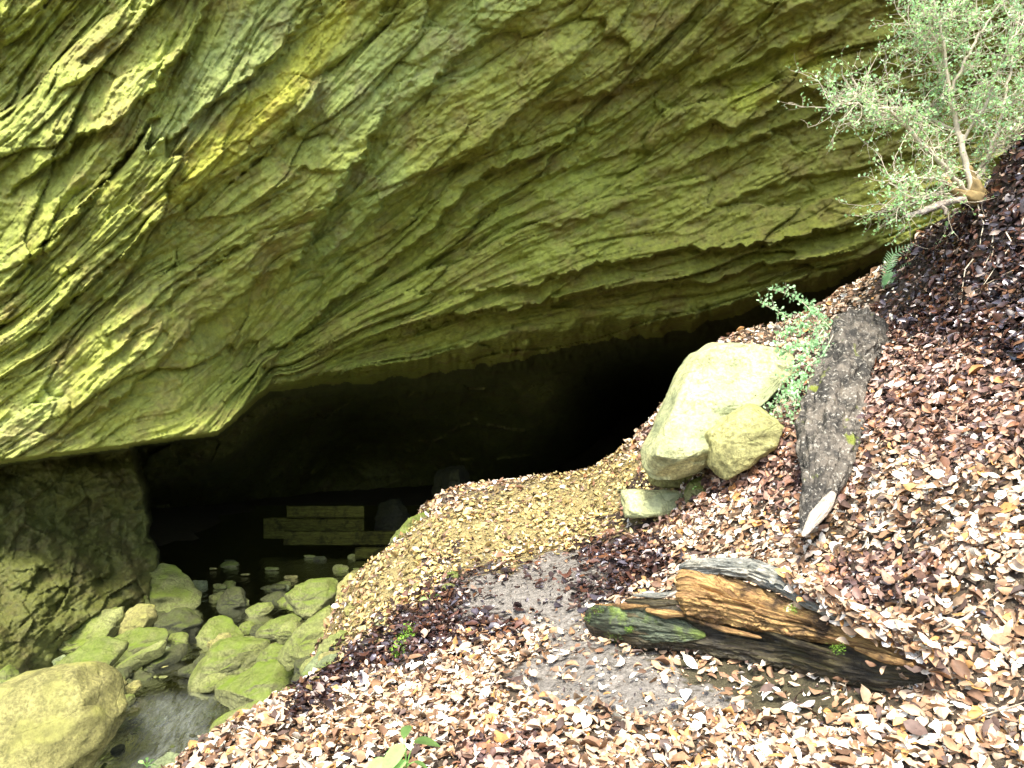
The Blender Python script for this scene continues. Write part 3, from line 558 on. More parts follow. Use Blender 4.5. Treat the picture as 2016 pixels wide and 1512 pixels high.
while nf < 78:
    x, y = rp.uniform(60, 670), rp.uniform(1130, 1420)
    if not inpoly(np.array([x]), np.array([y]), FILL)[0]: continue
    d = min(hit(x, y, 4.5), 2.86*F/(y-756)); wd = rp.uniform(24, 62); h = wd*rp.uniform(.4, .75); k = np.arange(8)/8*2*np.pi; r_ = rp.uniform(.75, 1.15, 8); tl = rp.uniform(-.5, .1)
    stone([(x+wd/2*math.cos(t)*q-h/2*math.sin(t)*q*tl, y+h/2*math.sin(t)*q+wd/2*math.cos(t)*q*tl) for t, q in zip(k, r_)], d-.22, ['moss', 'olive', 'moss', 'dark', 'grey', 'tan'][nf % 6], where(x, y, ['small mossy rock', 'small olive rock', 'little green rock', 'small wet dark rock', 'small grey rock', 'small tan rock'][nf % 6]), 'small rocks wedged between the boulders', .8, .5, 4, 600+nf, rough=.06, nseg=(24, 36)); nf += 1
# slope boulders
def slab(front, outer, c, D, lean, yaw, depth, mat, label, seed):
    nv = 200; th = np.linspace(0, 2*np.pi, nv, endpoint=False); c = np.array(c, float); s_ = D/F
    def radii(poly):
        a = np.array(poly, float); rr = np.full(nv, 1e9); dx, dy = np.cos(th), np.sin(th)
        for i in range(len(a)):
            p1 = a[i]-c; e = a[(i+1) % len(a)]-a[i]; den = dx*e[1]-dy*e[0]; den = np.where(np.abs(den) < 1e-9, 1e-9, den); t = (p1[0]*e[1]-p1[1]*e[0])/den; u = (p1[0]*dy-p1[1]*dx)/den
            rr = np.where((t > 0) & (u >= -1e-6) & (u <= 1+1e-6) & (t < rr), t, rr)
        rr = np.where(rr > 1e8, np.median(rr), rr); return (np.roll(rr, 1)+4*rr+np.roll(rr, -1))/6
    rA, rB = radii(front), radii(outer); rB = np.maximum(rB, rA*1.01); rows = []
    for t in np.linspace(0.001, 1, 46): rows.append((rA*(t*.985), np.zeros(nv)-.02*(1-t**2)))
    for t in np.linspace(.12, 1, 16): rows.append((rA*.985+(rB-rA*.985)*t, depth*.38*t**1.25+0*rA))
    for t in np.linspace(.08, 1, 14): rows.append((rB*(1-.55*t**2), depth*(.38+.62*t)+0*rA))
    rows.append((rB*.001, depth+0*rA)); R_ = np.array([q[0] for q in rows]); Z_ = np.array([q[1] for q in rows])
    v = np.stack([R_*np.cos(th)*s_, Z_, -R_*np.sin(th)*s_], -1).reshape(-1, 3); n3 = fb3(v*3.2+seed, 5, seed); n4 = fb3(v*np.array([5, 9, 14.])+seed, 4, seed+2); pk = fb3(v*14+seed, 4, seed+4)
    st = np.floor((v[:, 0]*.9+v[:, 2]*1.7+n3*.35)*3.2)/3.2*.05
    v[:, 1] += n3*.06+n4*.028+pk*.012+st*sstep(.9, .4, Z_.ravel()/depth); v[:, [0, 2]] *= (1+.03*n4+.02*pk)[:, None]
    v[:, 1] += lean*v[:, 2]+yaw*v[:, 0]; cen = P(c[0], c[1], D)
    o = mesh_np('boulder', v, gridq(len(rows), nv, True), MR[mat]); o.location = [float(k) for k in cen]; return tag(o, label, 'rock')
slab([(1276, 895), (1312, 828), (1362, 738), (1398, 694), (1440, 672), (1530, 674), (1586, 692), (1578, 730), (1500, 796), (1450, 828), (1405, 868), (1330, 898)],
     [(1266, 920), (1270, 890), (1308, 828), (1358, 734), (1394, 689), (1440, 666), (1532, 669), (1594, 688), (1596, 738), (1550, 775), (1500, 812), (1452, 845), (1412, 888), (1385, 926), (1330, 945), (1280, 941)],
     (1425, 800), 5.45, .55, -.12, .75, 'pale', 'big pale slab boulder tilted on the leafy slope at the cave mouth', 201)
stone([(1392, 905), (1402, 862), (1440, 828), (1490, 798), (1528, 790), (1538, 840), (1522, 886), (1478, 918), (1424, 946)], 5.05, 'cream', 'smaller cream boulder tucked under the right side of the big pale slab', None, .8, .3, 5, 202, rough=.03)
stone([(1222, 1018), (1228, 965), (1290, 968), (1345, 968), (1385, 945), (1390, 965), (1360, 995), (1300, 1010)], 5.7, 'pale', 'low flat yellowish rock under the big pale slab', None, .7, .8, 3, 203, rough=.03)
stone([(1345, 975), (1360, 950), (1385, 940), (1400, 960), (1380, 985), (1350, 995)], 5.5, 'moss', 'small wedge stone between flat rock and cream boulder', None, .8, .4, 5, 204, rough=.04)
stone([(1272, 945), (1300, 925), (1380, 925), (1430, 930), (1400, 950), (1330, 962)], 5.9, 'tan', 'shadowed base stone carrying the big pale slab', None, .6, .2, 4, 205, rough=.04)
for i, (x, y, wd, h, mt, lab) in enumerate([(890, 1135, 34, 20, 'moss', 'small mossy stone in the leaf litter beside the path'), (1105, 1018, 26, 10, 'pale', 'flat pale stone lying on the far leafy crest'), (820, 1158, 24, 18, 'tan', 'tan stone half buried in yellow litter near green sprig'),
        (750, 1225, 30, 22, 'pale', 'pale round stone embedded low on the bank'), (715, 1240, 24, 16, 'pale', 'whitish stone beside the low pale bank stone'), (885, 1160, 40, 20, 'olive', 'flat olive stone below the mossy one at the path edge'),
        (1225, 962, 26, 10, 'pale', 'thin white stone flake left of the flat yellowish rock'), (690, 1200, 26, 26, 'tan', 'tan cobble in the bank just under its upright yellowish stone'), (1635, 640, 46, 22, 'grey', 'grey stone in the litter left of the dead trunk top')]):
    d = hit(x, y+h*.3); k = np.arange(8)/8*2*np.pi; r_ = rng.uniform(.8, 1.1, 8)
    stone([(x+wd/2*math.cos(t)*q, y+h/2*math.sin(t)*q) for t, q in zip(k, r_)], d-.02, mt, lab, 'stones in the leaf litter', .9, .5, 4, 300+i, 'stone', .04, 'stone', (24, 36))
# pebbles of the dark pool
for i in range(34):
    x, y = (rng.uniform(400, 760), rng.uniform(1095, 1165)) if i < 20 else (rng.uniform(225, 420), rng.uniform(1290, 1420))
    if i >= 20 and x > 360 and y < 1370: x -= 90
    zl = (-2.79 if y < 1200 else np.interp(y, [1290, 1420], [-2.84, -3.0])); d = -zl/((y-756)/F); wd = rng.uniform(.12, .40)*F/d; h = wd*rng.uniform(.14, .28)
    k = np.arange(7)/7*2*np.pi; r_ = rng.uniform(.7, 1.15, 7)
    stone([(x+wd/2*math.cos(t)*q, y+h/2*math.sin(t)*q) for t, q in zip(k, r_)], d-.1, ['dark', 'tan', 'olive', 'moss'][i % 4], where(x, y, ['dark wet cobble', 'tan wet cobble', 'olive wet cobble', 'mossy wet cobble'][i % 4]), 'cobbles in the dark pool' if i < 20 else 'cobbles by the cascade', .8, .6, 3, 400+i, 'cobble', .05, 'stone', (16, 24))
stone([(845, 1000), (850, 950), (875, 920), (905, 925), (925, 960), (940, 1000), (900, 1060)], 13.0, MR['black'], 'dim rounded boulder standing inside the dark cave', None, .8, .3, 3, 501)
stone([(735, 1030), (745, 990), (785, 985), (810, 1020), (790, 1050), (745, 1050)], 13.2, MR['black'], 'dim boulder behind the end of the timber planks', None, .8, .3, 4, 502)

# ---------------------------------------------------------------- timber planks
MP = mat_wood('shaded_plank', (.06, .065, .013), (.035, .037, .008), (.02, .02, .006), .95, .05, .1, 14)  # timber darkened: shade inside the cave is put into the plank colour
pl = empty('plank_dam', P(640, 1075, 12.4), 'low dam of weathered timber planks across the dark stream', 'wooden dam')
def plank(x0, x1, yt, yb, D, th=.07, lab=None):
    a = P(x0, yt, D); b = P(x1, yb, D); nx, nz = 60, 8; u = np.linspace(0, 1, nx); t = np.linspace(0, 2*np.pi, 25)[:-1]
    ring = np.stack([np.clip(np.cos(t)*1.6, -1, 1), np.clip(np.sin(t)*1.6, -1, 1)], -1); c = (a+b)/2; hz = abs(a[2]-b[2])/2
    U, K = np.meshgrid(u, np.arange(24), indexing='ij'); x = a[0]+(b[0]-a[0])*U
    wob = fb2(U*9, K*.0+D, 3, int(x0))*.012; y = D+ring[K, 0]*th/2; z = c[2]+ring[K, 1]*hz+wob*np.where(ring[K, 1] > 0, 1, .3)
    Vv = np.stack([x, y, z], -1).reshape(-1, 3); q = gridq(nx, 24, True); n0 = len(Vv)
    Vv = np.vstack([Vv, Vv[:24].mean(0), Vv[-24:].mean(0)]); k = np.arange(24)
    caps = np.vstack([np.stack([np.full(24, n0), k, (k+1) % 24, (k+1) % 24], -1)[:0], np.zeros((0, 4), int)])
    uvv = np.stack([Vv[:, 2]*3, Vv[:, 0]*3], -1); o = mesh_np('plank', Vv, q, MP, parent=pl, uv=uvv)
    bm_caps = mesh_np('plank_end', np.vstack([Vv[n0-24:n0]]), np.stack([np.zeros(11, int), 1+2*np.arange(11), 2+2*np.arange(11), np.minimum(3+2*np.arange(11), 23)], -1), MP, parent=o, smooth=False, uv=uvv[n0-24:n0])
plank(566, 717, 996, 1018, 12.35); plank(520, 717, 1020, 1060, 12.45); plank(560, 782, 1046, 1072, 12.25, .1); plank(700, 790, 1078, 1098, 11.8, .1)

# ---------------------------------------------------------------- tubes: logs, trunks, stems
def tube(name, sp, mat, parent=None, nu=120, nv=40, dep=.9, rough=.08, grain=6., seed=0, tip=.35, px=True, ridge=0.):
    """sp rows: px, py, half width in pixels, distance"""
    a = np.array(sp, float); L = np.r_[0, np.cumsum(np.hypot(*np.diff(a[:, :2], axis=0).T))]; t = np.linspace(0, L[-1], nu)
    c = np.stack([np.interp(t, L, a[:, k]) for k in range(4)], -1)
    for _ in range(max(1, nu//30)): c[1:-1] = (c[:-2]+2*c[1:-1]+c[2:])/4
    ctr = P(c[:, 0], c[:, 1], c[:, 3]); rad = c[:, 2]*c[:, 3]/F
    tg = np.gradient(ctr, axis=0); tg /= np.linalg.norm(tg, axis=1, keepdims=True); view = ctr-EYE; view /= np.linalg.norm(view, axis=1, keepdims=True)
    sd = np.cross(tg, view); sd /= np.linalg.norm(sd, axis=1, keepdims=True); dp = np.cross(sd, tg)
    th = np.linspace(0, 2*np.pi, nv, endpoint=False); length = np.linalg.norm(np.diff(ctr, axis=0), axis=1).sum(); lu = t/L[-1]*length
    e = np.minimum(np.arange(nu), np.arange(nu)[::-1])/(nu*.03+1); cap = np.where(e < 1, tip+(1-tip)*np.sqrt(np.clip(1-(1-e)**2, 0, 1)), 1); cap[0] = cap[-1] = .02
    rr = rad[:, None]*cap[:, None]; A = th[None]; 
    g3 = np.stack([np.cos(A)*1.6+0*rr, np.sin(A)*1.6+0*rr, np.broadcast_to((lu/rad.mean()/grain)[:, None], (nu, nv))], -1).reshape(-1, 3)
    n1 = fb3(g3*1.5+seed, 4, seed).reshape(nu, nv); n2 = fb3(g3*np.array([5, 5, 2.])+seed, 3, seed+3).reshape(nu, nv)
    n3 = fb3(g3*np.array([11, 11, 5.])+seed, 2, seed+5).reshape(nu, nv); st_ = np.floor(n2*7+n3)/7
    rr = rr*(1+rough*3*n1+rough*1.2*n2-ridge*np.abs(n2)+ridge*.55*st_+ridge*.15*n3)
    Vv = ctr[:, None]+sd[:, None]*(np.cos(A)*rr)[..., None]+dp[:, None]*(np.sin(A)*rr*dep)[..., None]
    uvv = np.stack([(A/(2*np.pi)+0*rr)*2*np.pi*rad.mean()*4, np.broadcast_to(lu[:, None], (nu, nv))*4], -1).reshape(-1, 2)
    return mesh_np(name, Vv.reshape(-1, 3), gridq(nu, nv, True), mat, parent=parent, uv=np.hstack([uvv, np.sin(uvv[:, :1]*2)]))
MW = {'core': mat_wood('rotten_wood', (.54, .35, .13), (.25, .14, .06), (.07, .045, .025), .8, .25, .10, 16),
      'old': mat_wood('wet_old_log', (.045, .033, .02), (.10, .085, .035), (.03, .025, .015), .5, .5, .08, 12),
      'crust': mat_wood('grey_weathered_wood', (.34, .33, .27), (.17, .18, .16), (.46, .43, .34), .8, .25, .12, 14),
      'green': mat_wood('algae_wood', (.12, .15, .09), (.07, .08, .05), (.20, .28, .06), .6, .4, .08, 12),
      'pale': mat_wood('bare_pale_wood', (.66, .58, .46), (.50, .42, .33), (.72, .66, .58), .7, .3, .12, 14), 'bark': mat_bark()}
def hD(x, y, off=0.): return hit(x, y)+off
lg = empty('rotten_log', P(1480, 1300, 3.6), 'split rotten log with glowing orange heartwood lying beside the dirt path', 'log')
def lod(rows, off):
    return [(x, y, w_, hit(x, min(1360, np.interp(x, [1156, 1260, 1450, 1560, 1740, 1830], [1235, 1280, 1298, 1318, 1366, 1350])), 2.4)+off-(k_)) for x, y, w_, k_ in rows]
0 and print('LOG', [round(q[3], 2) for q in lod([(1156, 0, 0, 0), (1400, 0, 0, 0), (1600, 0, 0, 0), (1800, 0, 0, 0)], 0)])
lg_o = tube('underside_trunk', lod([(1156, 1215, 12, 0), (1185, 1226, 36, 0), (1260, 1232, 45, 0), (1350, 1242, 44, 0), (1450, 1256, 42, 0), (1560, 1275, 44, 0), (1660, 1302, 46, 0), (1740, 1322, 44, 0), (1800, 1330, 32, 0), (1836, 1332, 10, 0)], .02), MW['old'], lg, 300, 90, .9, .09, 5, 11, ridge=.7)
tube('green_end', lod([(1154, 1213, 9, 0), (1178, 1216, 26, .04), (1225, 1222, 35, .05), (1290, 1232, 33, .06), (1350, 1244, 20, .07), (1390, 1252, 5, .06)], 0), MW['green'], lg, 160, 70, .9, .09, 5, 12, ridge=.7)
tube('heartwood', lod([(1342, 1160, 46, .05), (1358, 1160, 50, .06), (1420, 1180, 46, .06), (1500, 1204, 42, .06), (1580, 1226, 34, .06), (1660, 1248, 22, .05), (1740, 1272, 16, .05), (1805, 1300, 18, .06)], 0), MW['core'], lg, 320, 110, .75, .08, 4, 13, tip=.75, ridge=.8)
tube('weathered_crust', lod([(1335, 1118, 5, .04), (1360, 1113, 13, .05), (1420, 1116, 17, .05), (1480, 1122, 22, .05), (1540, 1146, 24, .05), (1590, 1180, 18, .05), (1640, 1212, 9, .04), (1670, 1225, 3, .03)], 0), MW['crust'], lg, 200, 60, 1.2, .12, 4, 14, ridge=.6)
for i, (p0, p1, wd, m) in enumerate([((1245, 1172, 3.98), (1348, 1166, 3.9), 6, 'crust'), ((1170, 1192, 4.0), (1290, 1190, 3.92), 6, 'core'), ((1270, 1200, 3.88), (1350, 1210, 3.8), 9, 'core'), ((1230, 1182, 3.97), (1340, 1186, 3.88), 9, 'old'), ((1290, 1178, 3.92), (1350, 1158, 3.82), 4, 'pale'),
                                 ((1350, 1215, 3.74), (1500, 1256, 3.6), 6, 'core'), ((1500, 1240, 3.58), (1640, 1285, 3.42), 7, 'old'), ((1680, 1275, 3.36), (1800, 1310, 3.22), 9, 'core')]):
    mid = ((p0[0]+p1[0])/2, (p0[1]+p1[1])/2+3, wd, (p0[2]+p1[2])/2); tube('splinter', lod([(*p0[:2], wd*.4, .1), (*mid[:3], .1), (*p1[:2], wd*.5, .12)], 0), MW[m], lg, 40, 18, .8, .12, 6, 20+i, ridge=.1)
MOSSM = mat_plain('moss', (.15, .28, .03), .9, 0, .6)
def tuft(name, c, n, sp, size, mat, parent=None, up=(0, 0, 1), seed=0):
    r = np.random.default_rng(seed); c = np.array(c); p = c+r.normal(size=(n, 3))*np.array(sp); d = r.normal(size=(n, 3))+np.array(up); d /= np.linalg.norm(d, axis=1, keepdims=True)
    t = np.cross(d, r.normal(size=(n, 3))); t /= np.linalg.norm(t, axis=1, keepdims=True); s = size*r.uniform(.6, 1.3, (n, 1))
    Vv = np.stack([p-t*s*.3, p+t*s*.3, p+d*s+t*s*.15, p+d*s-t*s*.15], 1).reshape(-1, 3); return mesh_np(name, Vv, np.arange(4*n).reshape(-1, 4), mat, parent=parent, smooth=False)
for x, y, k in ((1170, 1218, 1.3), (1185, 1205, 1.), (1210, 1252, 1.), (1240, 1240, .6), (1650, 1275, .9), (1560, 1198, .8)):
    d = P(x, y, hit(x, y)-.0)[1]; d = lod([(x, y, 0, .14)], 0)[0][3]; tuft('moss_patch', P(x, y, d), 160, (.022*k, .01, .014*k), .005, MOSSM, lg, (0, -.6, .6), x)
tr = empty('dead_trunk', P(1650, 860, 5.0), 'grey lichen-covered dead tree trunk lying up the leafy slope with broken tip', 'dead trunk')
TP = [(1702, 626), (1697, 645), (1688, 680), (1668, 720), (1652, 780), (1634, 850), (1625, 900), (1620, 935), (1611, 970), (1598, 1010), (1583, 1045)]
TWd = [16, 46, 57, 58, 57, 60, 52, 40, 32, 20, 7]
dd = [hit(x, y) for x, y in TP]; dd = np.polyval(np.polyfit([y for x, y in TP], dd, 1), [y for x, y in TP])-.27
tube('trunk', [(x, y, wd, d) for (x, y), wd, d in zip(TP, TWd, dd)], MW['bark'], tr, 260, 110, 1.0, .12, 2.2, 31, tip=.6, ridge=.07)
tube('broken_tip', [(1698, 655, 18, min(dd[1], hit(1698, 655))-.22), (1704, 628, 13, hit(1704, 628)-.12), (1707, 600, 3, hit(1707, 600)-.10)], MW['pale'], tr, 30, 20, .8, .1, 4, 32)
tube('bare_wood_end', [(1642, 968, 5, dd[8]-.12), (1628, 990, 13, dd[8]-.15), (1606, 1018, 13, dd[9]-.12), (1580, 1056, 5, dd[10]-.08)], MW['pale'], tr, 50, 24, .7, .1, 5, 33)
tuft('moss_patch', P(1692, 664, dd[1]-.22), 500, (.045, .02, .012), .012, mat_plain('golden_moss', (.35, .33, .04), .9, 0, .5), tr, (0, -.6, .6), 5)

# ---------------------------------------------------------------- shrubs
MBR = mat_plain('pale_twig_bark', (.52, .46, .34), .75, 0, .35); MBR2 = mat_plain('mossy_root_bark', (.26, .19, .08), .85, 0, .6)
MG = [mat_plain('shrub_leaf', (.42, .72, .26), .5, .35, .4), mat_plain('blue_green_leaf', (.44, .74, .38), .5, .35, .4), mat_plain('fresh_leaf', (.34, .62, .18), .5, .4, .3)]
class Twigs:
    def __init__(s): s.V = []; s.Q = []; s.n = 0
    def seg(s, pts, r0, r1, k=5):
        pts = np.array(pts, float); n = len(pts); rad = np.linspace(r0, r1, n); tg = np.gradient(pts, axis=0); tg /= np.linalg.norm(tg, axis=1, keepdims=True)+1e-9
        a = np.cross(tg, [.3, .9, .2]); a /= np.linalg.norm(a, axis=1, keepdims=True); b = np.cross(tg, a); th = np.arange(k)/k*2*np.pi
        v = pts[:, None]+(a[:, None]*np.cos(th)[None, :, None]+b[:, None]*np.sin(th)[None, :, None])*rad[:, None, None]
        s.V.append(v.reshape(-1, 3)); s.Q.append(gridq(n, k, True)+s.n); s.n += n*k
    def build(s, name, mat, parent=None): return mesh_np(name, np.vstack(s.V), np.vstack(s.Q), mat, parent=parent)
def leafmesh(name, p, d, size, mat, parent=None, wid=.55, seed=1):
    r = np.random.default_rng(seed); n = len(p); d = d/np.linalg.norm(d, axis=1, keepdims=True); t = np.cross(d, r.normal(size=(n, 3))); t /= np.linalg.norm(t, axis=1, keepdims=True); nn = np.cross(t, d)
    s = size*r.uniform(.6, 1.3, (n, 1)); w_ = s*wid*.5
    Vv = np.stack([p, p+d*s*.35+t*w_+nn*s*.08, p+d*s*.5, p+d*s*.35-t*w_+nn*s*.08, p+d*s*.75+t*w_*.75, p+d*s, p+d*s*.75-t*w_*.75], 1).reshape(-1, 3); b = (np.arange(n)*7)[:, None]
    Qv = np.stack([b+[0, 1, 2, 3], b+[1, 4, 5, 2], b+[3, 2, 5, 6]], 1).reshape(-1, 4)
    return mesh_np(name, Vv, Qv, mat, parent=parent)
def wander(p, d, L, n, r, curl=.35, grav=0.):
    pts = [np.array(p)]; d = np.array(d, float)
    for i in range(n):
        d = d+r.normal(0, curl, 3)*.5+np.array([0, 0, grav]); d /= np.linalg.norm(d); pts.append(pts[-1]+d*L/n)
    return np.array(pts), d
r = np.random.default_rng(42)
SD = 5.25
sh = empty('shrub', P(1935, 440, SD), 'wiry pale-stemmed shrub with small green leaves growing from the steep slope top', 'shrub')
mains = [[(1912, 380, 0), (1905, 330, .0), (1885, 250, .02), (1872, 200, 0), (1860, 110, -.05), (1845, 30, -.1), (1825, -60, -.1)], [(1905, 380, 0), (1870, 340, -.1), (1820, 290, -.15), (1780, 245, -.2), (1745, 215, -.25), (1690, 205, -.3), (1640, 205, -.3)],
         [(1900, 270, 0), (1840, 240, .15), (1780, 215, .2), (1730, 210, .25), (1680, 180, .3)], [(1875, 200, 0), (1850, 140, .1), (1820, 80, .15), (1785, 45, .2)], [(1915, 375, 0), (1950, 300, .15), (1975, 220, .2), (1990, 120, .25), (2010, 10, .3)],
         [(1895, 280, 0), (1950, 180, -.15), (1985, 90, -.25), (2040, 10, -.3)], [(1870, 180, 0), (1915, 90, -.1), (1960, 20, -.1), (2010, -50, -.1)], [(1885, 370, -.05), (1840, 350, -.2), (1800, 350, -.3), (1750, 360, -.35)], [(1890, 385, -.05), (1850, 380, -.1), (1800, 400, -.2), (1755, 415, -.2)],
         [(1915, 350, 0), (1960, 290, -.1), (2000, 260, -.2), (2060, 230, -.2)], [(1885, 240, .1), (1940, 220, .2), (2000, 180, .3), (2070, 130, .3)], [(1860, 120, 0), (1830, 60, -.1), (1890, 10, -.1), (1950, -60, 0)]]
tw = Twigs(); fine = Twigs(); LP = []; LD = []
for mi, ml in enumerate(mains):
    pts = np.array([P(a, b, SD+c) for a, b, c in ml]); tt = np.linspace(0, len(pts)-1, 26); pts = np.stack([np.interp(tt, np.arange(len(pts)), pts[:, k]) for k in range(3)], -1)
    pts[1:-1] += r.normal(0, .006, (24, 3)); r0 = [.021, .016, .012, .010, .014, .009, .010, .008, .006, .008, .008, .008][mi]; tw.seg(pts, r0*1.25, .004, 7)
    for k in range(3 if mi else 8, 26):
        for _ in range(1 if mi in (7, 8) else 2 if (mi < 3 or k % 2) else 1):
            tg = pts[min(k+1, 25)]-pts[k-1]; tg /= np.linalg.norm(tg); d = tg*.6+r.normal(0, .75, 3); d /= np.linalg.norm(d)
            b1, dl = wander(pts[k], d, r.uniform(.14, .48)*(1.0 if k > 8 else .7), 7, r, .45, .02); tw_r = .0032; fine.seg(b1, tw_r, .0012, 4)
            for j in range(1, 8):
                for _ in range(1 if j % 2 else 2):
                    d2 = (b1[j]-b1[j-1]); d2 = d2/np.linalg.norm(d2)*.7+r.normal(0, .7, 3); b2, _d = wander(b1[j], d2/np.linalg.norm(d2), r.uniform(.04, .14), 4, r, .5); fine.seg(b2, .0016, .0008, 3)
                    bare_ = .75 if b1[j][2] > P(1900, 250, SD)[2] or b1[j][0] < P(1790, 0, SD)[0] else .45
                    for q in b2[1:]:
                        for _ in range(2):
                            if r.random() < bare_*.45: LP.append(q+r.normal(0, .004, 3)); LD.append(r.normal(0, .8, 3)+[0, 0, .5])
tw.build('branch', MBR, sh); fine.build('twig', MBR, sh); LP = np.array(LP); LD = np.array(LD); k = r.random(len(LP)) < .55
leafmesh('foliage', LP[k], LD[k], .022, MG[0], sh, .6, 3); leafmesh('foliage', LP[~k], LD[~k], .021, MG[1], sh, .65, 4)
tube('stump', [(1985, 470, 5, SD-.02), (1978, 430, 10, SD-.03), (1950, 396, 13, SD-.03), (1925, 378, 13, SD-.02), (1912, 350, 9, SD), (1906, 325, 5, SD)], MBR2, sh, 70, 24, .9, .14, 3, 41)
tube('stump', [(1960, 470, 5, SD-.05), (1958, 430, 12, SD-.05), (1938, 395, 15, SD-.04), (1905, 385, 10, SD-.04), (1880, 378, 7, SD-.08), (1864, 358, 6, SD-.1), (1866, 345, 3, SD-.1)], MBR2, sh, 70, 20, .9, .12, 3, 42)
tube('broken_branch', [(1900, 392, 7, SD-.05), (1872, 396, 6, SD-.1), (1848, 404, 7, SD-.15), (1815, 417, 6, SD-.2), (1783, 427, 5, SD-.22)], MW['pale'], sh, 50, 14, 1, .12, 3, 43, tip=.7)
tube('broken_branch', [(1850, 404, 4, SD-.15), (1862, 412, 4, SD-.16), (1862, 424, 3, SD-.16)], MW['pale'], sh, 20, 10, 1, .1, 3, 44, tip=.7)
rt = Twigs()
for pth in [[(1925, 400), (1935, 440), (1928, 500)], [(1965, 430), (1950, 500), (1940, 520)], [(1940, 480), (1900, 530), (1890, 600)], [(1975, 440), (1990, 480), (1940, 560)], [(1930, 470), (1880, 480), (1840, 470)]]:
    rt.seg([P(x+r.normal(0, 3), y, hit(x, y)-.06 if i else SD-.04) for i, (x, y) in enumerate([(pth[0]), *[((pth[0][0]*(1-f)+pth[1][0]*f), (pth[0][1]*(1-f)+pth[1][1]*f)) for f in (.5,)], pth[1], *[((pth[1][0]*(1-f)+pth[2][0]*f), (pth[1][1]*(1-f)+pth[2][1]*f)) for f in (.5,)], pth[2]])], .006, .002, 6)
rt.build('root', MBR, sh)
tuft('moss_patch', P(1975, 410, SD-.08), 900, (.03, .03, .06), .014, mat_plain('golden_root_moss', (.36, .25, .05), .9, 0, .5), sh, (-.3, -.5, .3), 9)

vn = empty('trailing_shrub', P(1610, 760, 5.4), 'small-leaved green shrub trailing over the right side of the big pale slab', 'shrub')
vt = Twigs(); LP = []; LD = []
stems = [[(1640, 690, 5.5), (1600, 650, 5.6), (1560, 630, 5.7), (1530, 612, 5.75), (1500, 598, 5.8)], [(1640, 680, 5.5), (1600, 615, 5.6), (1575, 590, 5.7), (1550, 578, 5.75), (1515, 569, 5.8)], [(1640, 700, 5.4), (1600, 680, 5.4), (1560, 710, 5.35), (1535, 760, 5.3), (1520, 830, 5.3)],
         [(1630, 690, 5.4), (1590, 720, 5.3), (1570, 770, 5.25), (1560, 830, 5.2)], [(1640, 650, 5.55), (1610, 620, 5.6), (1590, 605, 5.7)], [(1640, 720, 5.3), (1600, 740, 5.25), (1550, 770, 5.3), (1525, 800, 5.3)], [(1600, 680, 5.4), (1560, 680, 5.5), (1540, 700, 5.5)], [(1640, 660, 5.4), (1620, 700, 5.3), (1590, 780, 5.2), (1575, 800, 5.2)],
         [(1600, 640, 5.55), (1570, 645, 5.6), (1530, 660, 5.6)], [(1620, 650, 5.5), (1590, 690, 5.35), (1560, 740, 5.3)]]
for ss in stems:
    pts = np.array([P(*q) for q in ss]); tt = np.linspace(0, len(pts)-1, 22); pts = np.stack([np.interp(tt, np.arange(len(pts)), pts[:, k]) for k in range(3)], -1); vt.seg(pts, .004, .0015, 5)
    for k in range(3, 22):
        for _ in range(1+k % 2):
            b, _d = wander(pts[k], r.normal(0, 1, 3), r.uniform(.02, .13), 4, r, .5); vt.seg(b, .0014, .0008, 3)
            for q in b: 
                LP.append(q+r.normal(0, .006, 3)); LD.append(r.normal(0, .8, 3)+[0, -.3, .5])
vt.build('twig', MBR, vn); LP = np.array(LP); LD = np.array(LD); leafmesh('foliage', LP, LD, .026, MG[1], vn, .7, 8)

# fern, broad seedlings and sprigs
def frond(pts, n, ln, t, LPs):
    pts = np.array(pts, float); tt = np.linspace(0, len(pts)-1, n); p = np.stack([np.interp(tt, np.arange(len(pts)), pts[:, k]) for k in range(3)], -1); t.seg(p, .003, .001, 4)
    tg = np.gradient(p, axis=0); tg /= np.linalg.norm(tg, axis=1, keepdims=True); sd = np.cross(tg, [0, -1, .2])
    for i in range(1, n):
        f = math.sin(math.pi*min(1, (i/n)*.85+.13))
        for s_ in (-1, 1): LPs.append((p[i], (sd[i]*s_+tg[i]*.5), ln*f))
fd = hit(1745, 560)-.05; fe = empty('fern', P(1745, 565, fd), 'small green fern growing on the crest of the slope beneath the shrub', 'fern')
ft = Twigs(); FL = []
for k_, pp in enumerate([[(1742, 570), (1746, 530), (1758, 500), (1800, 480)], [(1745, 575), (1765, 548), (1790, 528), (1796, 522)], [(1740, 572), (1748, 555), (1752, 535)]]): frond([P(x, y, fd-.03*i) for i, (x, y) in enumerate(pp)], 22, .07, ft, FL)
ft.build('stem', MG[2], fe); pp = np.array([a for a, b, c in FL]); d_ = np.array([b for a, b, c in FL]); s_ = np.array([c for a, b, c in FL])[:, None]
dn = d_/np.linalg.norm(d_, axis=1, keepdims=True); tn = np.cross(dn, [0, -1, .3]); tn /= np.linalg.norm(tn, axis=1, keepdims=True)
Vv = np.stack([pp-tn*s_*.10, pp+tn*s_*.10, pp+dn*s_*.7+tn*s_*.09, pp+dn*s_+[0, 0, 0]], 1).reshape(-1, 3); mesh_np('frond', Vv, np.arange(len(Vv)).reshape(-1, 4), MG[1], parent=fe, smooth=False)
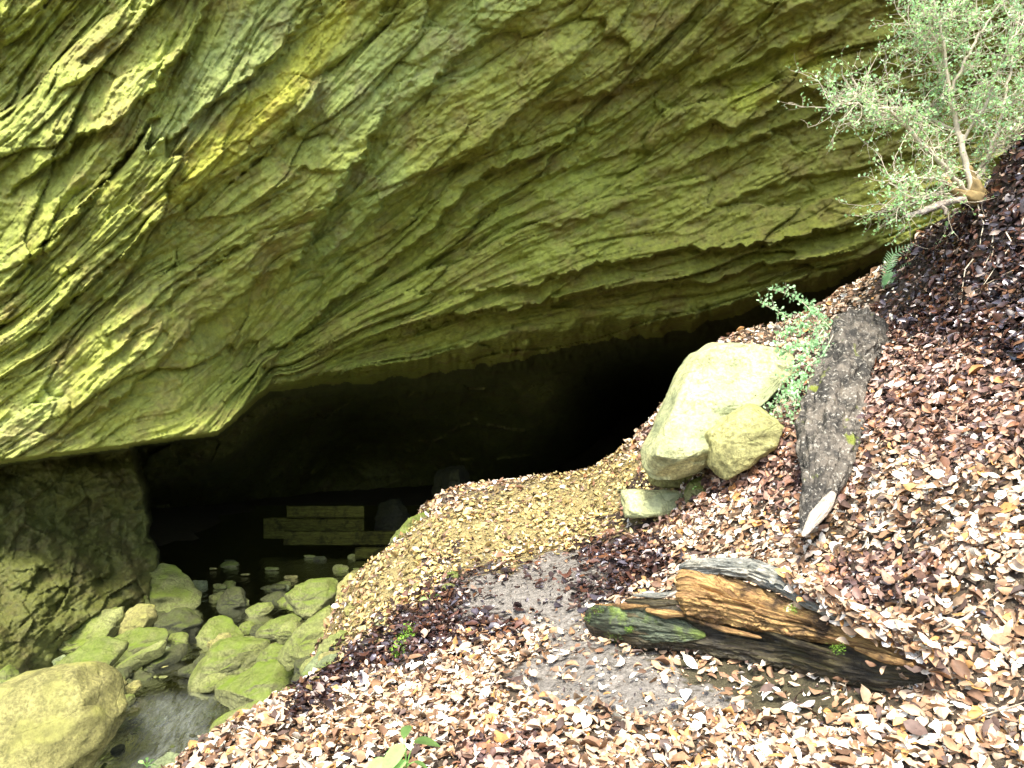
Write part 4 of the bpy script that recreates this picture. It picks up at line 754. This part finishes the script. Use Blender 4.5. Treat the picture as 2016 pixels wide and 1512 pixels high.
def sprig(x, y, lvs, mat, label, h, name='seedling', cat='seedling', D=None, stem=.003):
    d = D or hit(x, y); base = P(x, y, d); e = empty(name, base, label, cat); t = Twigs(); tops = []
    for (lx, ly_, L, ang) in lvs:
        tip = P(lx, ly_, d-.02); t.seg([base, (base+tip)/2+[.0, -.01, .01], tip], stem, stem*.5, 5); tops.append((tip, L, ang))
    t.build('stem', mat, e)
    for tip, L, ang in tops:
        u = np.linspace(0, 1, 9)[:, None]; v = np.linspace(-1, 1, 5)[None]; a = R(ang); wdt = np.sin(np.pi*np.clip(u*.94+.03, 0, 1))**.8*.30*L
        dx = np.array([math.cos(a), -.25, math.sin(a)]); sx = np.array([-math.sin(a)*.8, -.5, math.cos(a)*.8]); up_ = np.cross(dx, sx)
        pt = tip+dx*(u*L)[..., None]+sx*(v*wdt)[..., None]+np.array([0, -.3, 1])*((-u**2*.25*L)+np.abs(v)*wdt*.35)[..., None]; mesh_np('leaf', pt.reshape(-1, 3), gridq(9, 5), mat, parent=e)
sprig(800, 1512, [(795, 1455, .085, 75), (815, 1462, .11, 10), (800, 1470, .12, 215), (765, 1500, .10, 195), (800, 1500, .07, 200), (815, 1500, .06, -10)], MG[2], 'broad-leaved bright green seedling at the bottom edge of the litter', .1, D=2.98)
sprig(845, 1185, [(840, 1180, .05, 170), (855, 1175, .05, 30), (850, 1180, .05, 100), (862, 1178, .04, 0)], MG[2], 'vivid green sprig on the yellow litter above the wet leaves', .1)
sprig(1385, 965, [(1375, 962, .05, 170), (1395, 958, .05, 20), (1385, 955, .04, 90)], MG[2], 'tiny green sprout at the foot of the cream boulder', .1)
sprig(1545, 790, [(1535, 780, .06, 170), (1555, 775, .06, 60), (1560, 782, .05, 10)], MG[1], 'three-leaved sprout just below the trailing shrub', .1)
sprig(1530, 860, [(1522, 850, .05, 160), (1540, 845, .06, 60), (1535, 855, .05, 0)], MG[2], 'small ivy-like sprout between cream boulder and dead trunk', .1)
sprig(290, 1510, [(283, 1503, .035, 140), (297, 1500, .035, 50), (290, 1498, .03, 90), (300, 1506, .03, 10)], MG[2], 'tiny weed at the bottom edge by the grey stone', .1, 'weed', 'weed', 4.2)
0 and print('HITS', [(x, y, round(hit(x, y), 2)) for x, y in ((600, 1370), (500, 1440), (400, 1490), (650, 1300), (600, 1300), (560, 1360), (440, 1450), (350, 1500), (480, 1400), (690, 1200))])
# gravel of the stream bed
n = 900; gxp = rng.uniform(-5.2, -1.0, n); gyp = rng.uniform(5.2, 11.5, n); gz = H(gxp, gyp); kp = gz < -.95+.35*(gxp > -2.2); gxp, gyp, gz = gxp[kp], gyp[kp], gz[kp]; n = len(gxp)
th_ = np.linspace(0, 2*np.pi, 10, endpoint=False); ph_ = np.linspace(0, np.pi, 7); A_, B_ = np.meshgrid(ph_, th_, indexing='ij')
sph = np.stack([np.sin(A_)*np.cos(B_), np.sin(A_)*np.sin(B_), np.cos(A_)], -1).reshape(-1, 3); sz = rng.uniform(.025, .12, (n, 1, 1))**1.0*rng.uniform(.6, 1, (n, 1, 3))*np.array([1.2, .9, .5])
vv = sph[None]*sz; az = rng.uniform(0, 6.28, n); ca, sa = np.cos(az)[:, None], np.sin(az)[:, None]; vv = np.stack([vv[..., 0]*ca-vv[..., 1]*sa, vv[..., 0]*sa+vv[..., 1]*ca, vv[..., 2]+vv[..., 0]*rng.normal(0, .3, (n, 1))], -1)+np.stack([gxp, gyp, gz+.02], -1)[:, None]
fl = vv.reshape(-1, 3); nsz = fb3(fl*22, 2, 7); fl = fl+(np.repeat(np.stack([gxp, gyp, gz], -1), 70, 0)-fl)*(-nsz*.35)[:, None]
o = mesh_np('gravel', fl, (gridq(7, 10, True)[None]+(np.arange(n)*70)[:, None, None]).reshape(-1, 4), MR['dark'], smooth=True); tag(o, 'dark gravel and small stones covering the stream bed', 'gravel', kind='stuff')
mo = empty('moss_clump', P(795, 1275, hit(795, 1275)), 'bright lime moss clump on the wet bank edge', 'moss')
for j, (x, y) in enumerate([(785, 1290), (790, 1275), (798, 1262), (806, 1250)]): tuft('moss_patch', P(x, y, hit(x, y)-.02), 300, (.022, .02, .03), .014, MOSSM, mo, (0, -.3, .8), j+70)

# ---------------------------------------------------------------- fallen twigs on the slope
TG = [[(1785, 645), (1800, 625), (1820, 595)], [(1960, 470), (1940, 540), (1925, 600)], [(1800, 690), (1850, 670), (1900, 652)], [(1890, 640), (1905, 680), (1960, 720)], [(2000, 530), (1940, 560), (1900, 590)], [(1730, 690), (1750, 700), (1765, 710)],
      [(1660, 920), (1700, 890), (1740, 870)], [(1590, 1065), (1640, 1090), (1670, 1110)], [(1780, 1090), (1850, 1070), (1910, 1045)], [(1770, 1150), (1772, 1110), (1785, 1070)], [(1850, 1240), (1900, 1215), (1970, 1160)], [(1790, 1270), (1815, 1310), (1840, 1350)], [(1780, 1365), (1830, 1375), (1880, 1390)],
      [(1960, 910), (1965, 880), (1980, 850)], [(1500, 1000), (1550, 960), (1580, 940)], [(870, 1340), (900, 1300), (905, 1270)], [(1240, 1330), (1290, 1310), (1340, 1325)], [(1900, 1420), (1960, 1400), (2030, 1380)], [(1880, 830), (1900, 780), (1940, 760)], [(640, 1420), (700, 1400), (760, 1395)]]
wh = ['under the fern', 'hanging straight below the shrub roots', 'level beside the dead trunk top', 'forked below the mossy root', 'near the right edge under the shrub', 'touching the dead trunk right side', 'right of the dead trunk middle', 'just below the dead trunk foot', 'long one above the rotten log right end', 'upright one above the rotten log',
      'curving right of the rotten log', 'leaning on the rotten log right tip', 'below the rotten log right tip', 'at the far right mid slope', 'between cream boulder and dead trunk foot', 'in the litter left of the path', 'on the bare path below the rotten log', 'in the lower right corner leaves', 'in the damp leaves at right', 'in the pale leaves near bank edge']
MT = mat_plain('dry_twig', (.42, .34, .24), .8, 0, .5)
for i, (tp, wl) in enumerate(zip(TG, wh)):
    t = Twigs(); pts = []
    for k in np.linspace(0, 2, 12):
        x = np.interp(k, [0, 1, 2], [q[0] for q in tp])+r.normal(0, 2.6); y = np.interp(k, [0, 1, 2], [q[1] for q in tp])+r.normal(0, 2.6); pts.append(P(x, y, hit(x, y)-.05))
    pts = np.array(pts); pts[1:-1] = (pts[:-2]+pts[1:-1]*2+pts[2:])/4; o_ = t.seg(pts, .0045, .002, 6); ob = t.build('twig', MT); tag(ob, 'thin dry twig '+wl, 'twig', 'dry twigs on the leaf litter')
    ob.data.update()
